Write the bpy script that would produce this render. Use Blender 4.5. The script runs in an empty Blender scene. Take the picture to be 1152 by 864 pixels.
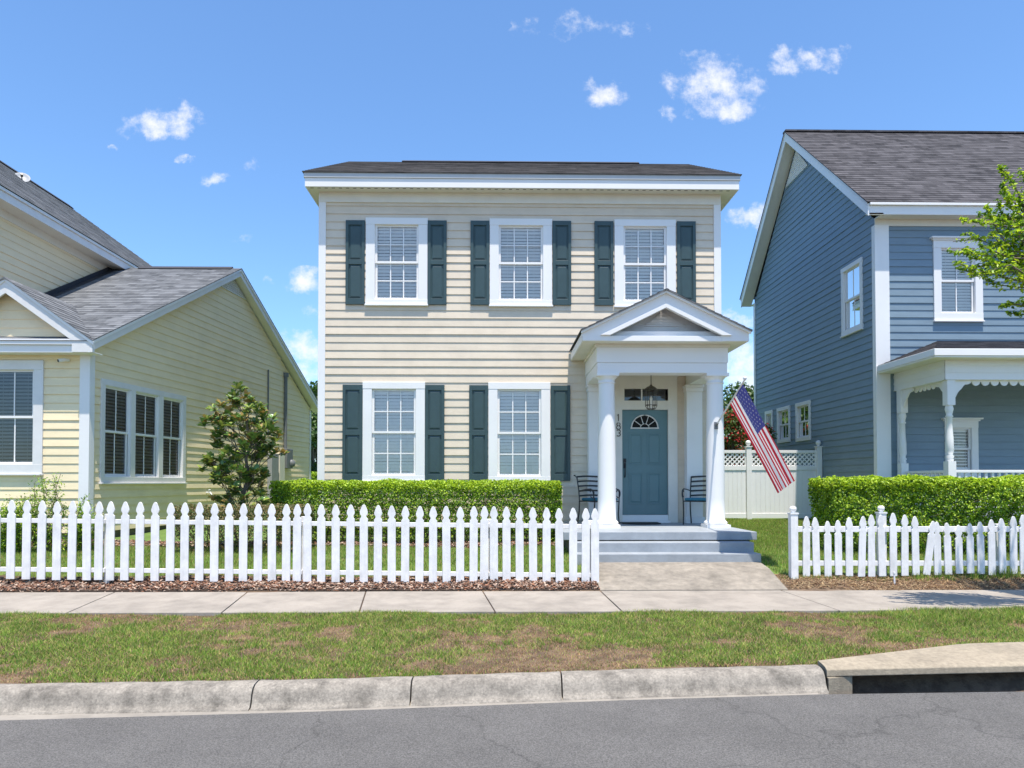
import bpy, math, random
import numpy as np
from mathutils import Vector, Matrix
random.seed(7); rng = np.random.default_rng(7)
R = math.radians
SC = bpy.context.scene
COL = SC.collection

# ------------------------------------------------------------------ camera
E = 1.2; F = 800.0; YAW = 1.0; PITCH = 1.2; HOR = 543.0
cam = bpy.data.cameras.new('camera'); camo = bpy.data.objects.new('camera', cam); COL.objects.link(camo)
camo.location = (0, 0, E)
camo.rotation_euler = (R(90 + PITCH), 0, R(-YAW))
cam.sensor_width = 36; cam.lens = 36 * F / 1152
SH = HOR - 432 - F * math.tan(R(PITCH))
cam.shift_y = SH / 1152; cam.clip_end = 5000; cam.clip_start = 0.05
SC.camera = camo
CM = camo.rotation_euler.to_matrix()
def ray(px, py):
    return CM @ Vector(((px - 576) / F, -(py - 432 - SH) / F, -1))
def at(px, py, Y):
    d = ray(px, py); t = Y / d.y
    return Vector((d.x * t, Y, E + d.z * t))
def hit(px, py, p0, n):
    d = ray(px, py); o = Vector((0, 0, E)); n = Vector(n)
    t = (Vector(p0) - o).dot(n) / d.dot(n)
    return o + d * t

# ------------------------------------------------------------------ objects
OFF = {}
def setp(o, label=None, cat=None, group=None, kind=None):
    if label: o['label'] = label
    if cat: o['category'] = cat
    if group: o['group'] = group
    if kind: o['kind'] = kind
    return o
def thing(name, label, cat, loc=(0, 0, 0), group=None):
    o = bpy.data.objects.new(name, None); COL.objects.link(o); o.location = loc
    o.empty_display_size = .2
    OFF[o] = Vector(loc)
    return setp(o, label, cat, group)
def link(name, me, mats, parent):
    for m in (mats if isinstance(mats, (list, tuple)) else [mats]): me.materials.append(m)
    o = bpy.data.objects.new(name, me); COL.objects.link(o)
    if parent is not None:
        o.parent = parent; OFF[o] = OFF[parent]
    else: OFF[o] = Vector((0, 0, 0))
    return o

class MB:
    def __init__(s): s.v = []; s.f = []; s.m = []; s.uv = []; s.sm = []
    def face(s, pts, uv=None, m=0, smooth=False):
        i = len(s.v); s.v += [tuple(p) for p in pts]
        s.f.append(tuple(range(i, i + len(pts)))); s.m.append(m); s.sm.append(smooth)
        s.uv += list(uv) if uv else [(p[0] + p[1] * .37, p[2] + p[1] * .61) for p in pts]
    def add(s, vs, fs, m=0, smooth=False):
        i = len(s.v); s.v += [tuple(p) for p in vs]
        for f in fs:
            s.f.append(tuple(k + i for k in f)); s.m.append(m); s.sm.append(smooth)
            s.uv += [(vs[k][0] + vs[k][1] * .37, vs[k][2] + vs[k][1] * .61) for k in f]
    def box(s, x0, x1, y0, y1, z0, z1, m=0):
        vs = [(x, y, z) for z in (z0, z1) for y in (y0, y1) for x in (x0, x1)]
        s.add(vs, [(0, 2, 3, 1), (4, 5, 7, 6), (0, 1, 5, 4), (2, 6, 7, 3), (0, 4, 6, 2), (1, 3, 7, 5)], m)
    def fbox(s, fr, u0, u1, z0, z1, n0, n1, m=0):
        o, u, v, n = fr
        vs = [o + u * a + v * b + n * c for b in (z0, z1) for c in (n1, n0) for a in (u0, u1)]
        s.add(vs, [(0, 2, 3, 1), (4, 5, 7, 6), (0, 1, 5, 4), (2, 6, 7, 3), (0, 4, 6, 2), (1, 3, 7, 5)], m)
    def prism(s, pts, vec, m=0):
        pts = [Vector(p) for p in pts]; vec = Vector(vec); n = len(pts)
        nn = Vector((0, 0, 0))
        for i in range(n): nn += pts[i].cross(pts[(i + 1) % n])
        if nn.dot(vec) > 0: pts = pts[::-1]
        vs = pts + [p + vec for p in pts]
        s.add(vs, [tuple(range(n)), tuple(range(2 * n - 1, n - 1, -1))] + [(i, i + n, (i + 1) % n + n, (i + 1) % n) for i in range(n)], m)
    def tube(s, pts, r, seg=8, m=0, cap=True, smooth=True):
        pts = [Vector(p) for p in pts]; rs = r if isinstance(r, (list, tuple)) else [r] * len(pts)
        vs = []; n = len(pts); ref = None
        for i, p in enumerate(pts):
            d = (pts[min(i + 1, n - 1)] - pts[max(i - 1, 0)])
            if d.length < 1e-9: d = Vector((0, 0, 1))
            d.normalize()
            if ref is None: ref = Vector((1, 0, 0)) if abs(d.x) < .8 else Vector((0, 1, 0))
            a = d.cross(ref).normalized(); b = d.cross(a).normalized(); ref = b.cross(d) if False else ref
            for k in range(seg):
                t = 2 * math.pi * k / seg
                vs.append(p + (a * math.cos(t) + b * math.sin(t)) * rs[i])
        fs = [(i * seg + k, i * seg + (k + 1) % seg, (i + 1) * seg + (k + 1) % seg, (i + 1) * seg + k) for i in range(n - 1) for k in range(seg)]
        s.add(vs, fs, m, smooth)
        if cap:
            s.add(vs[:seg], [tuple(range(seg))[::-1]], m); s.add(vs[-seg:], [tuple(range(seg))], m)
    def lathe(s, c, prof, seg=32, m=0, smooth=True):
        c = Vector(c); vs = []; n = len(prof)
        for r, z in prof:
            for k in range(seg):
                t = 2 * math.pi * k / seg; vs.append(c + Vector((r * math.cos(t), r * math.sin(t), z)))
        fs = [(i * seg + k, i * seg + (k + 1) % seg, (i + 1) * seg + (k + 1) % seg, (i + 1) * seg + k) for i in range(n - 1) for k in range(seg)]
        s.add(vs, fs, m, smooth)
        s.add(vs[:seg], [tuple(range(seg))[::-1]], m); s.add(vs[-seg:], [tuple(range(seg))], m)
    def build(s, name, mats, parent=None, bevel=0):
        me = bpy.data.meshes.new(name)
        off = OFF[parent] if parent is not None else Vector((0, 0, 0))
        me.from_pydata([(a - off.x, b - off.y, c - off.z) for a, b, c in s.v], [], s.f)
        me.polygons.foreach_set('material_index', s.m); me.polygons.foreach_set('use_smooth', s.sm)
        ul = me.uv_layers.new(name='UVMap'); ul.data.foreach_set('uv', [c for p in s.uv for c in p])
        me.update()
        o = link(name, me, mats, parent)
        if bevel:
            b = o.modifiers.new('bevel', 'BEVEL'); b.width = bevel; b.segments = 2; b.limit_method = 'ANGLE'; b.angle_limit = R(50)
        return o

def npmesh(name, V, Fc, mi, mats, parent=None, smooth=False):
    """V (n,3), Fc (m,k) all same k"""
    me = bpy.data.meshes.new(name); V = np.asarray(V, dtype=np.float32)
    if parent is not None:
        o_ = OFF[parent]; V = V - np.array([o_.x, o_.y, o_.z], dtype=np.float32)
    m, k = Fc.shape
    me.vertices.add(len(V)); me.vertices.foreach_set('co', V.ravel())
    me.loops.add(m * k); me.loops.foreach_set('vertex_index', Fc.ravel().astype(np.int32))
    me.polygons.add(m); me.polygons.foreach_set('loop_start', np.arange(0, m * k, k, dtype=np.int32))
    me.update(calc_edges=True)
    me.polygons.foreach_set('material_index', mi.astype(np.int32))
    me.validate()
    return link(name, me, mats, parent)

def rows(mb, fr, poly, expo, lap, holes=(), v0=None, base=.002, m=0, jitter=0.0):
    """lapped boards / shingle courses on a plane frame (o,u,v,n) limited by convex polygon in (u,v)"""
    o, u, v, n = fr
    vmin = min(p[1] for p in poly); vmax = max(p[1] for p in poly)
    def span(t):
        xs = []
        k = len(poly)
        for i in range(k):
            (a, b), (c, d) = poly[i], poly[(i + 1) % k]
            if abs(d - b) < 1e-9:
                if abs(t - b) < 1e-6: xs += [a, c]
                continue
            q = (t - b) / (d - b)
            if -1e-6 <= q <= 1 + 1e-6: xs.append(a + (c - a) * q)
        return (min(xs), max(xs)) if xs else None
    st = vmin if v0 is None else v0
    while st > vmin + 1e-6: st -= expo
    cuts = sorted(set([p[1] for p in poly] + [h[2] for h in holes] + [h[3] for h in holes]))
    r = st
    while r < vmax - 1e-6:
        a = max(r, vmin); b = min(r + expo, vmax)
        br = [a] + [c for c in cuts if a + 1e-4 < c < b - 1e-4] + [b]
        jl = lap * (1 + random.uniform(-jitter, jitter))
        for q0, q1 in zip(br[:-1], br[1:]):
            if q1 - q0 < 1e-5: continue
            e = min(1e-5, (q1 - q0) * .01)
            s0 = span(q0 + e); s1 = span(q1 - e)
            if not s0 or not s1: continue
            mid = (q0 + q1) / 2
            hs = sorted([(h[0], h[1]) for h in holes if h[2] - 1e-6 < mid < h[3] + 1e-6])
            segs = []; cur = None
            edges = [(s0[0], s1[0])]
            for h0, h1 in hs: edges.append((h0, h0)); edges.append((h1, h1))
            edges.append((s0[1], s1[1]))
            for i in range(0, len(edges), 2):
                (l0, l1), (r0, r1) = edges[i], edges[i + 1]
                if r0 - l0 < 1e-4 and r1 - l1 < 1e-4: continue
                n0 = base + jl * (1 - (q0 - r) / expo); n1 = base + jl * (1 - (q1 - r) / expo)
                # subdivide lengthwise for gentle waviness
                P = lambda uu, vv, nn: o + u * uu + v * vv + n * nn
                mb.face([P(l0, q0, n0), P(r0, q0, n0), P(r1, q1, n1), P(l1, q1, n1)],
                        [(l0, q0), (r0, q0), (r1, q1), (l1, q1)], m)
                if abs(q0 - a) < 1e-6:
                    mb.face([P(l0, q0, base * .5), P(r0, q0, base * .5), P(r0, q0, n0), P(l0, q0, n0)],
                            [(l0, q0 - .01), (r0, q0 - .01), (r0, q0), (l0, q0)], m)
        r += expo

# ------------------------------------------------------------------ materials
def nd(nt, t, **k):
    n = nt.nodes.new(t)
    for a, b in k.items():
        if a in n.inputs.keys(): n.inputs[a].default_value = b
        else: setattr(n, a, b)
    return n
def mat(name, col, rough=.6, var=.12, scale=6, bump=0.0, bscale=60, metal=0, coord='Object', stretch=(1, 1, 1), col2=None, thr=None, spec=.5, dirt=0, dscale=1.5):
    m = bpy.data.materials.new(name); m.use_nodes = True; nt = m.node_tree
    P = nt.nodes['Principled BSDF']; P.inputs['Roughness'].default_value = rough; P.inputs['Metallic'].default_value = metal
    P.inputs['Specular IOR Level'].default_value = spec
    tc = nd(nt, 'ShaderNodeTexCoord'); mp = nd(nt, 'ShaderNodeMapping'); mp.inputs['Scale'].default_value = stretch
    nt.links.new(tc.outputs[coord], mp.inputs[0])
    no = nd(nt, 'ShaderNodeTexNoise', Scale=scale, Detail=6.0, Roughness=.65); nt.links.new(mp.outputs[0], no.inputs[0])
    rp = nd(nt, 'ShaderNodeValToRGB')
    c = np.array(col); a = c * (1 - var); b = np.minimum(c * (1 + var), 1) if col2 is None else np.array(col2)
    if col2 is not None: a = c
    rp.color_ramp.elements[0].position = .3 if thr is None else thr - .06
    rp.color_ramp.elements[1].position = .7 if thr is None else thr + .06
    rp.color_ramp.elements[0].color = (*a, 1); rp.color_ramp.elements[1].color = (*b, 1)
    nt.links.new(no.outputs[0], rp.inputs[0])
    out = rp.outputs[0]
    if dirt:
        n3 = nd(nt, 'ShaderNodeTexNoise', Scale=dscale, Detail=8.0, Roughness=.7); nt.links.new(tc.outputs[coord], n3.inputs[0])
        mr = nd(nt, 'ShaderNodeMapRange'); mr.inputs[1].default_value = .42; mr.inputs[2].default_value = .68; mr.inputs[3].default_value = 1; mr.inputs[4].default_value = 1 - dirt
        nt.links.new(n3.outputs[0], mr.inputs[0])
        mx = nd(nt, 'ShaderNodeMix', data_type='RGBA', blend_type='MULTIPLY'); mx.inputs[0].default_value = 1
        nt.links.new(out, mx.inputs[6]); nt.links.new(mr.outputs[0], mx.inputs[7]); out = mx.outputs[2]
    nt.links.new(out, P.inputs['Base Color'])
    if bump:
        n2 = nd(nt, 'ShaderNodeTexNoise', Scale=bscale, Detail=5.0); nt.links.new(mp.outputs[0], n2.inputs[0])
        bp = nd(nt, 'ShaderNodeBump', Strength=bump, Distance=.01); nt.links.new(n2.outputs[0], bp.inputs['Height'])
        nt.links.new(bp.outputs[0], P.inputs['Normal'])
    return m
def leafmat(name, col, rough=.45, trans=.35, var=.25, scale=9):
    m = mat(name, col, rough, var, scale); nt = m.node_tree; P = nt.nodes['Principled BSDF']; out = nt.nodes['Material Output']
    tr = nd(nt, 'ShaderNodeBsdfTranslucent'); src = P.inputs['Base Color'].links[0].from_socket
    nt.links.new(src, tr.inputs['Color'])
    mx = nd(nt, 'ShaderNodeMixShader'); mx.inputs[0].default_value = trans
    nt.links.new(P.outputs[0], mx.inputs[1]); nt.links.new(tr.outputs[0], mx.inputs[2]); nt.links.new(mx.outputs[0], out.inputs[0])
    return m
def shingle(name, c1, c2, c3):
    m = bpy.data.materials.new(name); m.use_nodes = True; nt = m.node_tree; P = nt.nodes['Principled BSDF']
    P.inputs['Roughness'].default_value = .9; P.inputs['Specular IOR Level'].default_value = .2
    uv = nd(nt, 'ShaderNodeUVMap')
    cols = []
    for w, off, s in ((.33, .37, 1), (.17, .61, 1)):
        br = nd(nt, 'ShaderNodeTexBrick', Scale=1.0); br.offset = off; br.squash = 1
        br.inputs['Color1'].default_value = (*c1, 1); br.inputs['Color2'].default_value = (*c2, 1); br.inputs['Mortar'].default_value = (*c1, 1)
        br.inputs['Mortar Size'].default_value = 0; br.inputs['Brick Width'].default_value = w; br.inputs['Row Height'].default_value = .14
        nt.links.new(uv.outputs[0], br.inputs[0]); cols.append(br)
    mx = nd(nt, 'ShaderNodeMix', data_type='RGBA'); mx.inputs[0].default_value = .42
    nt.links.new(cols[0].outputs[0], mx.inputs[6]); nt.links.new(cols[1].outputs[0], mx.inputs[7])
    no = nd(nt, 'ShaderNodeTexNoise', Scale=2.2, Detail=8.0, Roughness=.8); mp = nd(nt, 'ShaderNodeMapping'); mp.inputs['Scale'].default_value = (2.6, 3.0, 1)
    nt.links.new(uv.outputs[0], mp.inputs[0]); nt.links.new(mp.outputs[0], no.inputs[0])
    m2 = nd(nt, 'ShaderNodeMix', data_type='RGBA'); m2.inputs[7].default_value = (*c3, 1)
    mr = nd(nt, 'ShaderNodeMapRange'); mr.inputs[1].default_value = .45; mr.inputs[2].default_value = .62; mr.inputs[4].default_value = .35
    nt.links.new(no.outputs[0], mr.inputs[0]); nt.links.new(mr.outputs[0], m2.inputs[0]); nt.links.new(mx.outputs[2], m2.inputs[6])
    gr = nd(nt, 'ShaderNodeTexNoise', Scale=90.0, Detail=3.0); nt.links.new(uv.outputs[0], gr.inputs[0])
    g2 = nd(nt, 'ShaderNodeMapRange'); g2.inputs[3].default_value = .65; g2.inputs[4].default_value = 1.35; nt.links.new(gr.outputs[0], g2.inputs[0])
    m3 = nd(nt, 'ShaderNodeMix', data_type='RGBA', blend_type='MULTIPLY'); m3.inputs[0].default_value = 1
    nt.links.new(m2.outputs[2], m3.inputs[6]); nt.links.new(g2.outputs[0], m3.inputs[7])
    nt.links.new(m3.outputs[2], P.inputs['Base Color'])
    return m
def glassmat(name, tint=(1, 1, 1), refl=.035):
    m = bpy.data.materials.new(name); m.use_nodes = True; nt = m.node_tree; nt.nodes.clear()
    o = nd(nt, 'ShaderNodeOutputMaterial'); tr = nd(nt, 'ShaderNodeBsdfTransparent'); tr.inputs[0].default_value = (*tint, 1)
    gl = nd(nt, 'ShaderNodeBsdfGlossy', Roughness=.02); fr = nd(nt, 'ShaderNodeFresnel', IOR=1.5)
    ad = nd(nt, 'ShaderNodeMath', operation='ADD', use_clamp=True); ad.inputs[1].default_value = refl
    tcn = nd(nt, 'ShaderNodeTexCoord'); no = nd(nt, 'ShaderNodeTexNoise', Scale=1.3, Detail=1.0); bp = nd(nt, 'ShaderNodeBump', Strength=.12, Distance=.05)
    nt.links.new(tcn.outputs['Object'], no.inputs[0]); nt.links.new(no.outputs[0], bp.inputs['Height']); nt.links.new(bp.outputs[0], gl.inputs['Normal'])
    nt.links.new(fr.outputs[0], ad.inputs[0])
    mx = nd(nt, 'ShaderNodeMixShader'); nt.links.new(ad.outputs[0], mx.inputs[0]); nt.links.new(tr.outputs[0], mx.inputs[1]); nt.links.new(gl.outputs[0], mx.inputs[2])
    nt.links.new(mx.outputs[0], o.inputs[0]); return m

M = {}
M['white'] = mat('white_paint', (.83, .81, .785), .45, .04, 3, .05, 30, dirt=.06)
M['white2'] = mat('white_vinyl', (.83, .81, .785), .4, .03, 3, dirt=.08, dscale=3)
M['picket'] = mat('picket_paint', (.82, .80, .78), .55, .07, 5, .2, 25, stretch=(6, 6, .6), dirt=.17, dscale=5)
M['greytrim'] = mat('grey_drip_edge', (.50, .51, .51), .5, .06, 3)  # mid grey for the band above the fascia, darker than the white trim
M['cream'] = mat('cream_paint', (.74, .70, .62), .55, .05, 3)
M['trimgrey'] = mat('old_white_trim', (.72, .70, .675), .5, .06, 3)
M['beige'] = mat('beige_siding', (.70, .595, .46), .6, .045, 1.4, .12, 40, coord='UV', stretch=(1.2, 9, 1), dirt=.12)
M['yellow'] = mat('yellow_siding', (.86, .715, .46), .6, .05, 1.4, .12, 40, coord='UV', stretch=(1.2, 9, 1), dirt=.08)
M['blue'] = mat('blue_siding', (.19, .26, .315), .5, .07, 1.4, .12, 40, coord='UV', stretch=(1.2, 9, 1), dirt=.08)
M['shutter'] = mat('dark_teal_paint', (.038, .070, .072), .42, .10, 5, .1, 40)
M['door'] = mat('teal_door_paint', (.105, .20, .215), .35, .05, 4)
M['roofd'] = shingle('brown_shingle', (.050, .045, .042), (.16, .145, .135), (.17, .155, .145))
M['roofg'] = shingle('grey_shingle', (.060, .064, .070), (.215, .222, .235), (.22, .225, .23))
M['roofb'] = shingle('charcoal_shingle', (.026, .025, .028), (.120, .113, .120), (.105, .10, .105))
M['black'] = mat('black_iron', (.018, .019, .022), .4, .2, 20)
M['vent'] = mat('ridge_vent_plastic', (.03, .03, .035), .7, .2, 10)
M['grey_metal'] = mat('grey_metal', (.16, .17, .18), .5, .15, 12)
M['bronze'] = mat('old_bronze', (.10, .085, .07), .4, .2, 20, metal=.4)
M['slab'] = mat('grey_blue_porch_paint', (.32, .345, .37), .55, .08, 5, .25, 30, dirt=.15, dscale=4)
M['conc'] = mat('sidewalk_concrete', (.32, .28, .235), .9, .10, 3, .35, 120, dirt=.28, dscale=2.6)
M['conc2'] = mat('walkway_concrete', (.275, .24, .195), .9, .22, 9, .35, 120, dirt=.4, dscale=2.4)
M['kerb'] = mat('kerb_concrete', (.30, .265, .22), .95, .30, 60, .3, 140, dirt=.6, dscale=5.0)
M['gutter'] = mat('gutter_concrete', (.29, .26, .22), .95, .12, 8, .4, 120, dirt=.2, dscale=5)
M['inlet'] = mat('old_tan_concrete', (.33, .275, .20), .95, .22, 30, .4, 110, dirt=.25, dscale=3)
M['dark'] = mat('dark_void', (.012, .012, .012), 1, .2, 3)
M['found'] = mat('stained_foundation', (.13, .12, .09), .95, .3, 6)
M['interior'] = mat('dim_room', (.20, .20, .20), .9, .2, 2)
M['blind'] = mat('white_blind', (.97, .95, .90), .5, .03, 4)
M['blindgrey'] = mat('grey_blind', (.50, .50, .47), .5, .05, 4)
M['glass'] = glassmat('window_glass'); M['glassd'] = glassmat('dark_window_glass', (.62, .64, .66), .05)
M['cushion'] = mat('teal_cushion', (.03, .16, .24), .9, .15, 12, .3, 200)
M['flagr'] = leafmat('flag_red', (.50, .02, .04), .7, .35, .05); M['flagw'] = leafmat('flag_white', (.80, .78, .78), .7, .35, .03); M['flagb'] = leafmat('flag_blue', (.055, .06, .26), .7, .25, .08)
M['pole'] = mat('white_pole', (.75, .75, .75), .35, .03, 4)
M['rubber'] = mat('black_rubber', (.03, .03, .03), .9, .2, 20)
M['bark'] = mat('bark', (.16, .13, .10), .95, .3, 18, .8, 60, stretch=(1, 1, .3))
M['twig'] = mat('twig_wood', (.17, .12, .08), .95, .3, 18)
M['meterbox'] = mat('meter_grey', (.30, .31, .32), .5, .1, 6)
G = {}
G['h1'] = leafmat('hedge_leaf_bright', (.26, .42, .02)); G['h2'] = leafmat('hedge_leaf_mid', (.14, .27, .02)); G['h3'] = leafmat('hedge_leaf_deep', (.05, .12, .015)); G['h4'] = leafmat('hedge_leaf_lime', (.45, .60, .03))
G['m1'] = leafmat('magnolia_leaf', (.12, .22, .05), .3, .15); G['m2'] = leafmat('magnolia_leaf_light', (.28, .34, .07), .3, .2); G['m3'] = leafmat('magnolia_leaf_rust', (.34, .24, .07), .5, .2)
G['s1'] = leafmat('street_leaf', (.24, .40, .02), .4, .45); G['s2'] = leafmat('street_leaf_lime', (.46, .60, .03), .4, .5); G['s3'] = leafmat('street_leaf_dark', (.07, .17, .015), .4, .35)
G['t1'] = leafmat('far_leaf', (.05, .10, .02)); G['t2'] = leafmat('far_leaf_light', (.09, .16, .03)); G['red'] = leafmat('red_blossom', (.55, .03, .03), .6, .4)
G['o1'] = leafmat('dull_leaf', (.28, .22, .08)); G['o2'] = leafmat('dull_leaf_brown', (.32, .20, .09)); G['o3'] = leafmat('dull_leaf_green', (.12, .15, .05))
G['g1'] = leafmat('grass_green', (.18, .32, .03), .6, .4, .3, 3); G['g2'] = leafmat('grass_yellowgreen', (.42, .47, .10), .6, .4, .3, 3); G['g3'] = leafmat('grass_deep', (.065, .14, .02), .6, .3, .3, 3)
G['st'] = leafmat('dry_grass', (.46, .31, .15), .8, .3, .3, 5); G['st2'] = leafmat('dead_grass_brown', (.30, .17, .095), .8, .2, .3, 5)
M['soil'] = mat('lawn_soil', (.10, .065, .04), .95, .3, 5, .8, 60, col2=(.17, .115, .07), thr=.5)
M['greensoil'] = mat('lawn_base', (.11, .18, .035), .95, .3, 5, .8, 60)
M['mulch0'] = mat('mulch_soil', (.07, .045, .03), .95, .3, 20, .8, 60)
MC = [mat('mulch_red', (.27, .125, .07), .9, .3, 20), mat('mulch_brown', (.19, .105, .07), .9, .3, 20), mat('mulch_dark', (.06, .035, .025), .9, .3, 20), mat('mulch_pale', (.45, .33, .25), .9, .2, 20)]
MS = [mat('straw_orange', (.36, .22, .11), .9, .3, 20), mat('straw_tan', (.42, .30, .17), .9, .2, 20), mat('straw_brown', (.18, .10, .055), .9, .3, 20)]

# asphalt with cracks
def asphalt():
    m = mat('asphalt', (.130, .123, .115), .95, .10, 2.0, .9, 220, dirt=.12, dscale=.9); nt = m.node_tree; P = nt.nodes['Principled BSDF']
    src = P.inputs['Base Color'].links[0].from_socket
    tc = nd(nt, 'ShaderNodeTexCoord'); sp = nd(nt, 'ShaderNodeTexNoise', Scale=95.0, Detail=4.0, Roughness=.8); nt.links.new(tc.outputs['Object'], sp.inputs[0])
    mr = nd(nt, 'ShaderNodeMapRange'); mr.inputs[1].default_value = .35; mr.inputs[2].default_value = .7; mr.inputs[3].default_value = .45; mr.inputs[4].default_value = 1.8; nt.links.new(sp.outputs[0], mr.inputs[0])
    mx = nd(nt, 'ShaderNodeMix', data_type='RGBA', blend_type='MULTIPLY'); mx.inputs[0].default_value = 1
    nt.links.new(src, mx.inputs[6]); nt.links.new(mr.outputs[0], mx.inputs[7])
    wn = nd(nt, 'ShaderNodeTexNoise', Scale=3.0, Detail=4.0); nt.links.new(tc.outputs['Object'], wn.inputs[0])
    ml = nd(nt, 'ShaderNodeMix', data_type='RGBA', blend_type='LINEAR_LIGHT'); ml.inputs[0].default_value = .22
    nt.links.new(tc.outputs['Object'], ml.inputs[6]); nt.links.new(wn.outputs[1], ml.inputs[7])
    vo = nd(nt, 'ShaderNodeTexVoronoi', feature='DISTANCE_TO_EDGE', Scale=.42); nt.links.new(ml.outputs[2], vo.inputs[0])
    cr = nd(nt, 'ShaderNodeMapRange'); cr.inputs[1].default_value = .0; cr.inputs[2].default_value = .006; cr.inputs[3].default_value = .72; cr.inputs[4].default_value = 1; nt.links.new(vo.outputs[0], cr.inputs[0])
    m2 = nd(nt, 'ShaderNodeMix', data_type='RGBA', blend_type='MULTIPLY'); m2.inputs[0].default_value = 1
    nt.links.new(mx.outputs[2], m2.inputs[6]); nt.links.new(cr.outputs[0], m2.inputs[7]); nt.links.new(m2.outputs[2], P.inputs['Base Color'])
    return m
M['road'] = asphalt()

# ------------------------------------------------------------------ world and sun
SUN_STR = 4.8; SKY = .15; EXPO = .60
w = bpy.data.worlds.new('World'); SC.world = w; w.use_nodes = True; nt = w.node_tree; bg = nt.nodes['Background']
sky = nd(nt, 'ShaderNodeTexSky', sky_type='NISHITA'); sky.sun_disc = False; sky.sun_elevation = R(74); sky.sun_rotation = R(180 - 9)
sky.air_density = 1.0; sky.dust_density = .6; sky.ozone_density = 1.6
tint = nd(nt, 'ShaderNodeMix', data_type='RGBA', blend_type='MULTIPLY'); tint.inputs[0].default_value = 1; tint.inputs[7].default_value = (.72, .94, 1.13, 1)
nt.links.new(sky.outputs[0], tint.inputs[6])
# clouds: soft noisy puffs at fixed compass directions
tc = nd(nt, 'ShaderNodeTexCoord'); sx = nd(nt, 'ShaderNodeSeparateXYZ'); nt.links.new(tc.outputs['Generated'], sx.inputs[0])
def mth(op, a, b=None, clamp=False):
    n = nd(nt, 'ShaderNodeMath', operation=op, use_clamp=clamp)
    for i, q in enumerate((a, b)):
        if q is None: continue
        if isinstance(q, (int, float)): n.inputs[i].default_value = q
        else: nt.links.new(q, n.inputs[i])
    return n.outputs[0]
ymx = mth('MAXIMUM', sx.outputs[1], .05)
gx = mth('DIVIDE', sx.outputs[0], ymx); gz = mth('DIVIDE', sx.outputs[2], ymx)
cb = nd(nt, 'ShaderNodeCombineXYZ'); nt.links.new(gx, cb.inputs[0]); nt.links.new(gz, cb.inputs[1])
wn = nd(nt, 'ShaderNodeTexNoise', Scale=22.0, Detail=6.0, Roughness=.6); nt.links.new(cb.outputs[0], wn.inputs[0]); wsp = nd(nt, 'ShaderNodeSeparateColor'); nt.links.new(wn.outputs[1], wsp.inputs[0])
GX_, GZ_ = gx, gz
gx = mth('ADD', gx, mth('MULTIPLY', mth('SUBTRACT', wsp.outputs[0], .5), .075)); gz = mth('ADD', gz, mth('MULTIPLY', mth('SUBTRACT', wsp.outputs[1], .5), .06))
cn = nd(nt, 'ShaderNodeTexNoise', Scale=24.0, Detail=10.0, Roughness=.66); nt.links.new(cb.outputs[0], cn.inputs[0])
cn2 = nd(nt, 'ShaderNodeTexNoise', Scale=5.0, Detail=4.0, Roughness=.5); nt.links.new(cb.outputs[0], cn2.inputs[0])
CL = [(180, 139, 36, 15, 1), (206, 131, 24, 15, 1), (237, 203, 17, 8, .85), (206, 179, 10, 4, .6), (124, 168, 8, 3, .5), (281, 189, 9, 5, .5), (274, 268, 9, 5, .6), (343, 318, 22, 12, .95), (350, 354, 18, 8, .8), (340, 390, 30, 14, .9), (345, 420, 40, 14, .8), (305, 316, 8, 5, .4),
      (683, 106, 24, 16, .95), (749, 127, 9, 8, .85), (808, 95, 44, 26, 1), (820, 118, 30, 17, .95), (795, 68, 22, 10, .6), (905, 66, 32, 14, .9), (880, 78, 24, 8, .7), (955, 58, 14, 8, .5), (846, 243, 30, 13, 1), (830, 356, 22, 8, .9), (840, 405, 50, 30, 1), (800, 420, 50, 26, 1), (850, 470, 60, 30, .8), (660, 30, 60, 12, .5)]
acc = None
for (px, py, rx, ry, s) in CL:
    d = ray(px, py); cx, cz = d.x / d.y, d.z / d.y
    a = mth('DIVIDE', mth('SUBTRACT', gx, cx), rx * 1.45 / F); b = mth('DIVIDE', mth('SUBTRACT', gz, cz), ry * 1.45 / F)
    q = mth('MULTIPLY', mth('SUBTRACT', 1.0, mth('ADD', mth('MULTIPLY', a, a), mth('MULTIPLY', b, b)), True), s)
    acc = q if acc is None else mth('MAXIMUM', acc, q)
nz = mth('MULTIPLY', mth('SUBTRACT', cn.outputs[0], .5), 3.4)
dens = nd(nt, 'ShaderNodeMapRange'); dens.interpolation_type = 'SMOOTHSTEP'; dens.inputs[1].default_value = .22; dens.inputs[2].default_value = 1.5
nt.links.new(mth('MULTIPLY', mth('ADD', acc, nz), mth('GREATER_THAN', acc, .001)), dens.inputs[0])
# far cumulus bank just above the horizon all round
cm = nd(nt, 'ShaderNodeMix', data_type='RGBA'); cm.inputs[7].default_value = (4.7, 4.75, 5.05, 1)
front = mth('MULTIPLY', dens.outputs[0], mth('GREATER_THAN', sx.outputs[1], .06))
nt.links.new(mth('MULTIPLY', front, .92), cm.inputs[0]); nt.links.new(tint.outputs[2], cm.inputs[6])
nt.links.new(cm.outputs[2], bg.inputs['Color']); bg.inputs['Strength'].default_value = SKY
CLOUD = cm
sl = bpy.data.lights.new('sun', 'SUN'); so = bpy.data.objects.new('sun', sl); COL.objects.link(so)
sl.energy = SUN_STR; sl.angle = R(.5); sl.color = (1, .93, .83)
sd = Vector((.045, -.27, 1)).normalized()      # towards the sun
so.rotation_euler = sd.to_track_quat('Z', 'Y').to_euler(); so.location = (0, -20, 60)
SC.view_settings.view_transform = 'Standard'; SC.view_settings.look = 'None'; SC.view_settings.gamma = 1; SC.view_settings.exposure = EXPO
SC.view_settings.use_curve_mapping = False
SC.render.engine = 'CYCLES'

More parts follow.
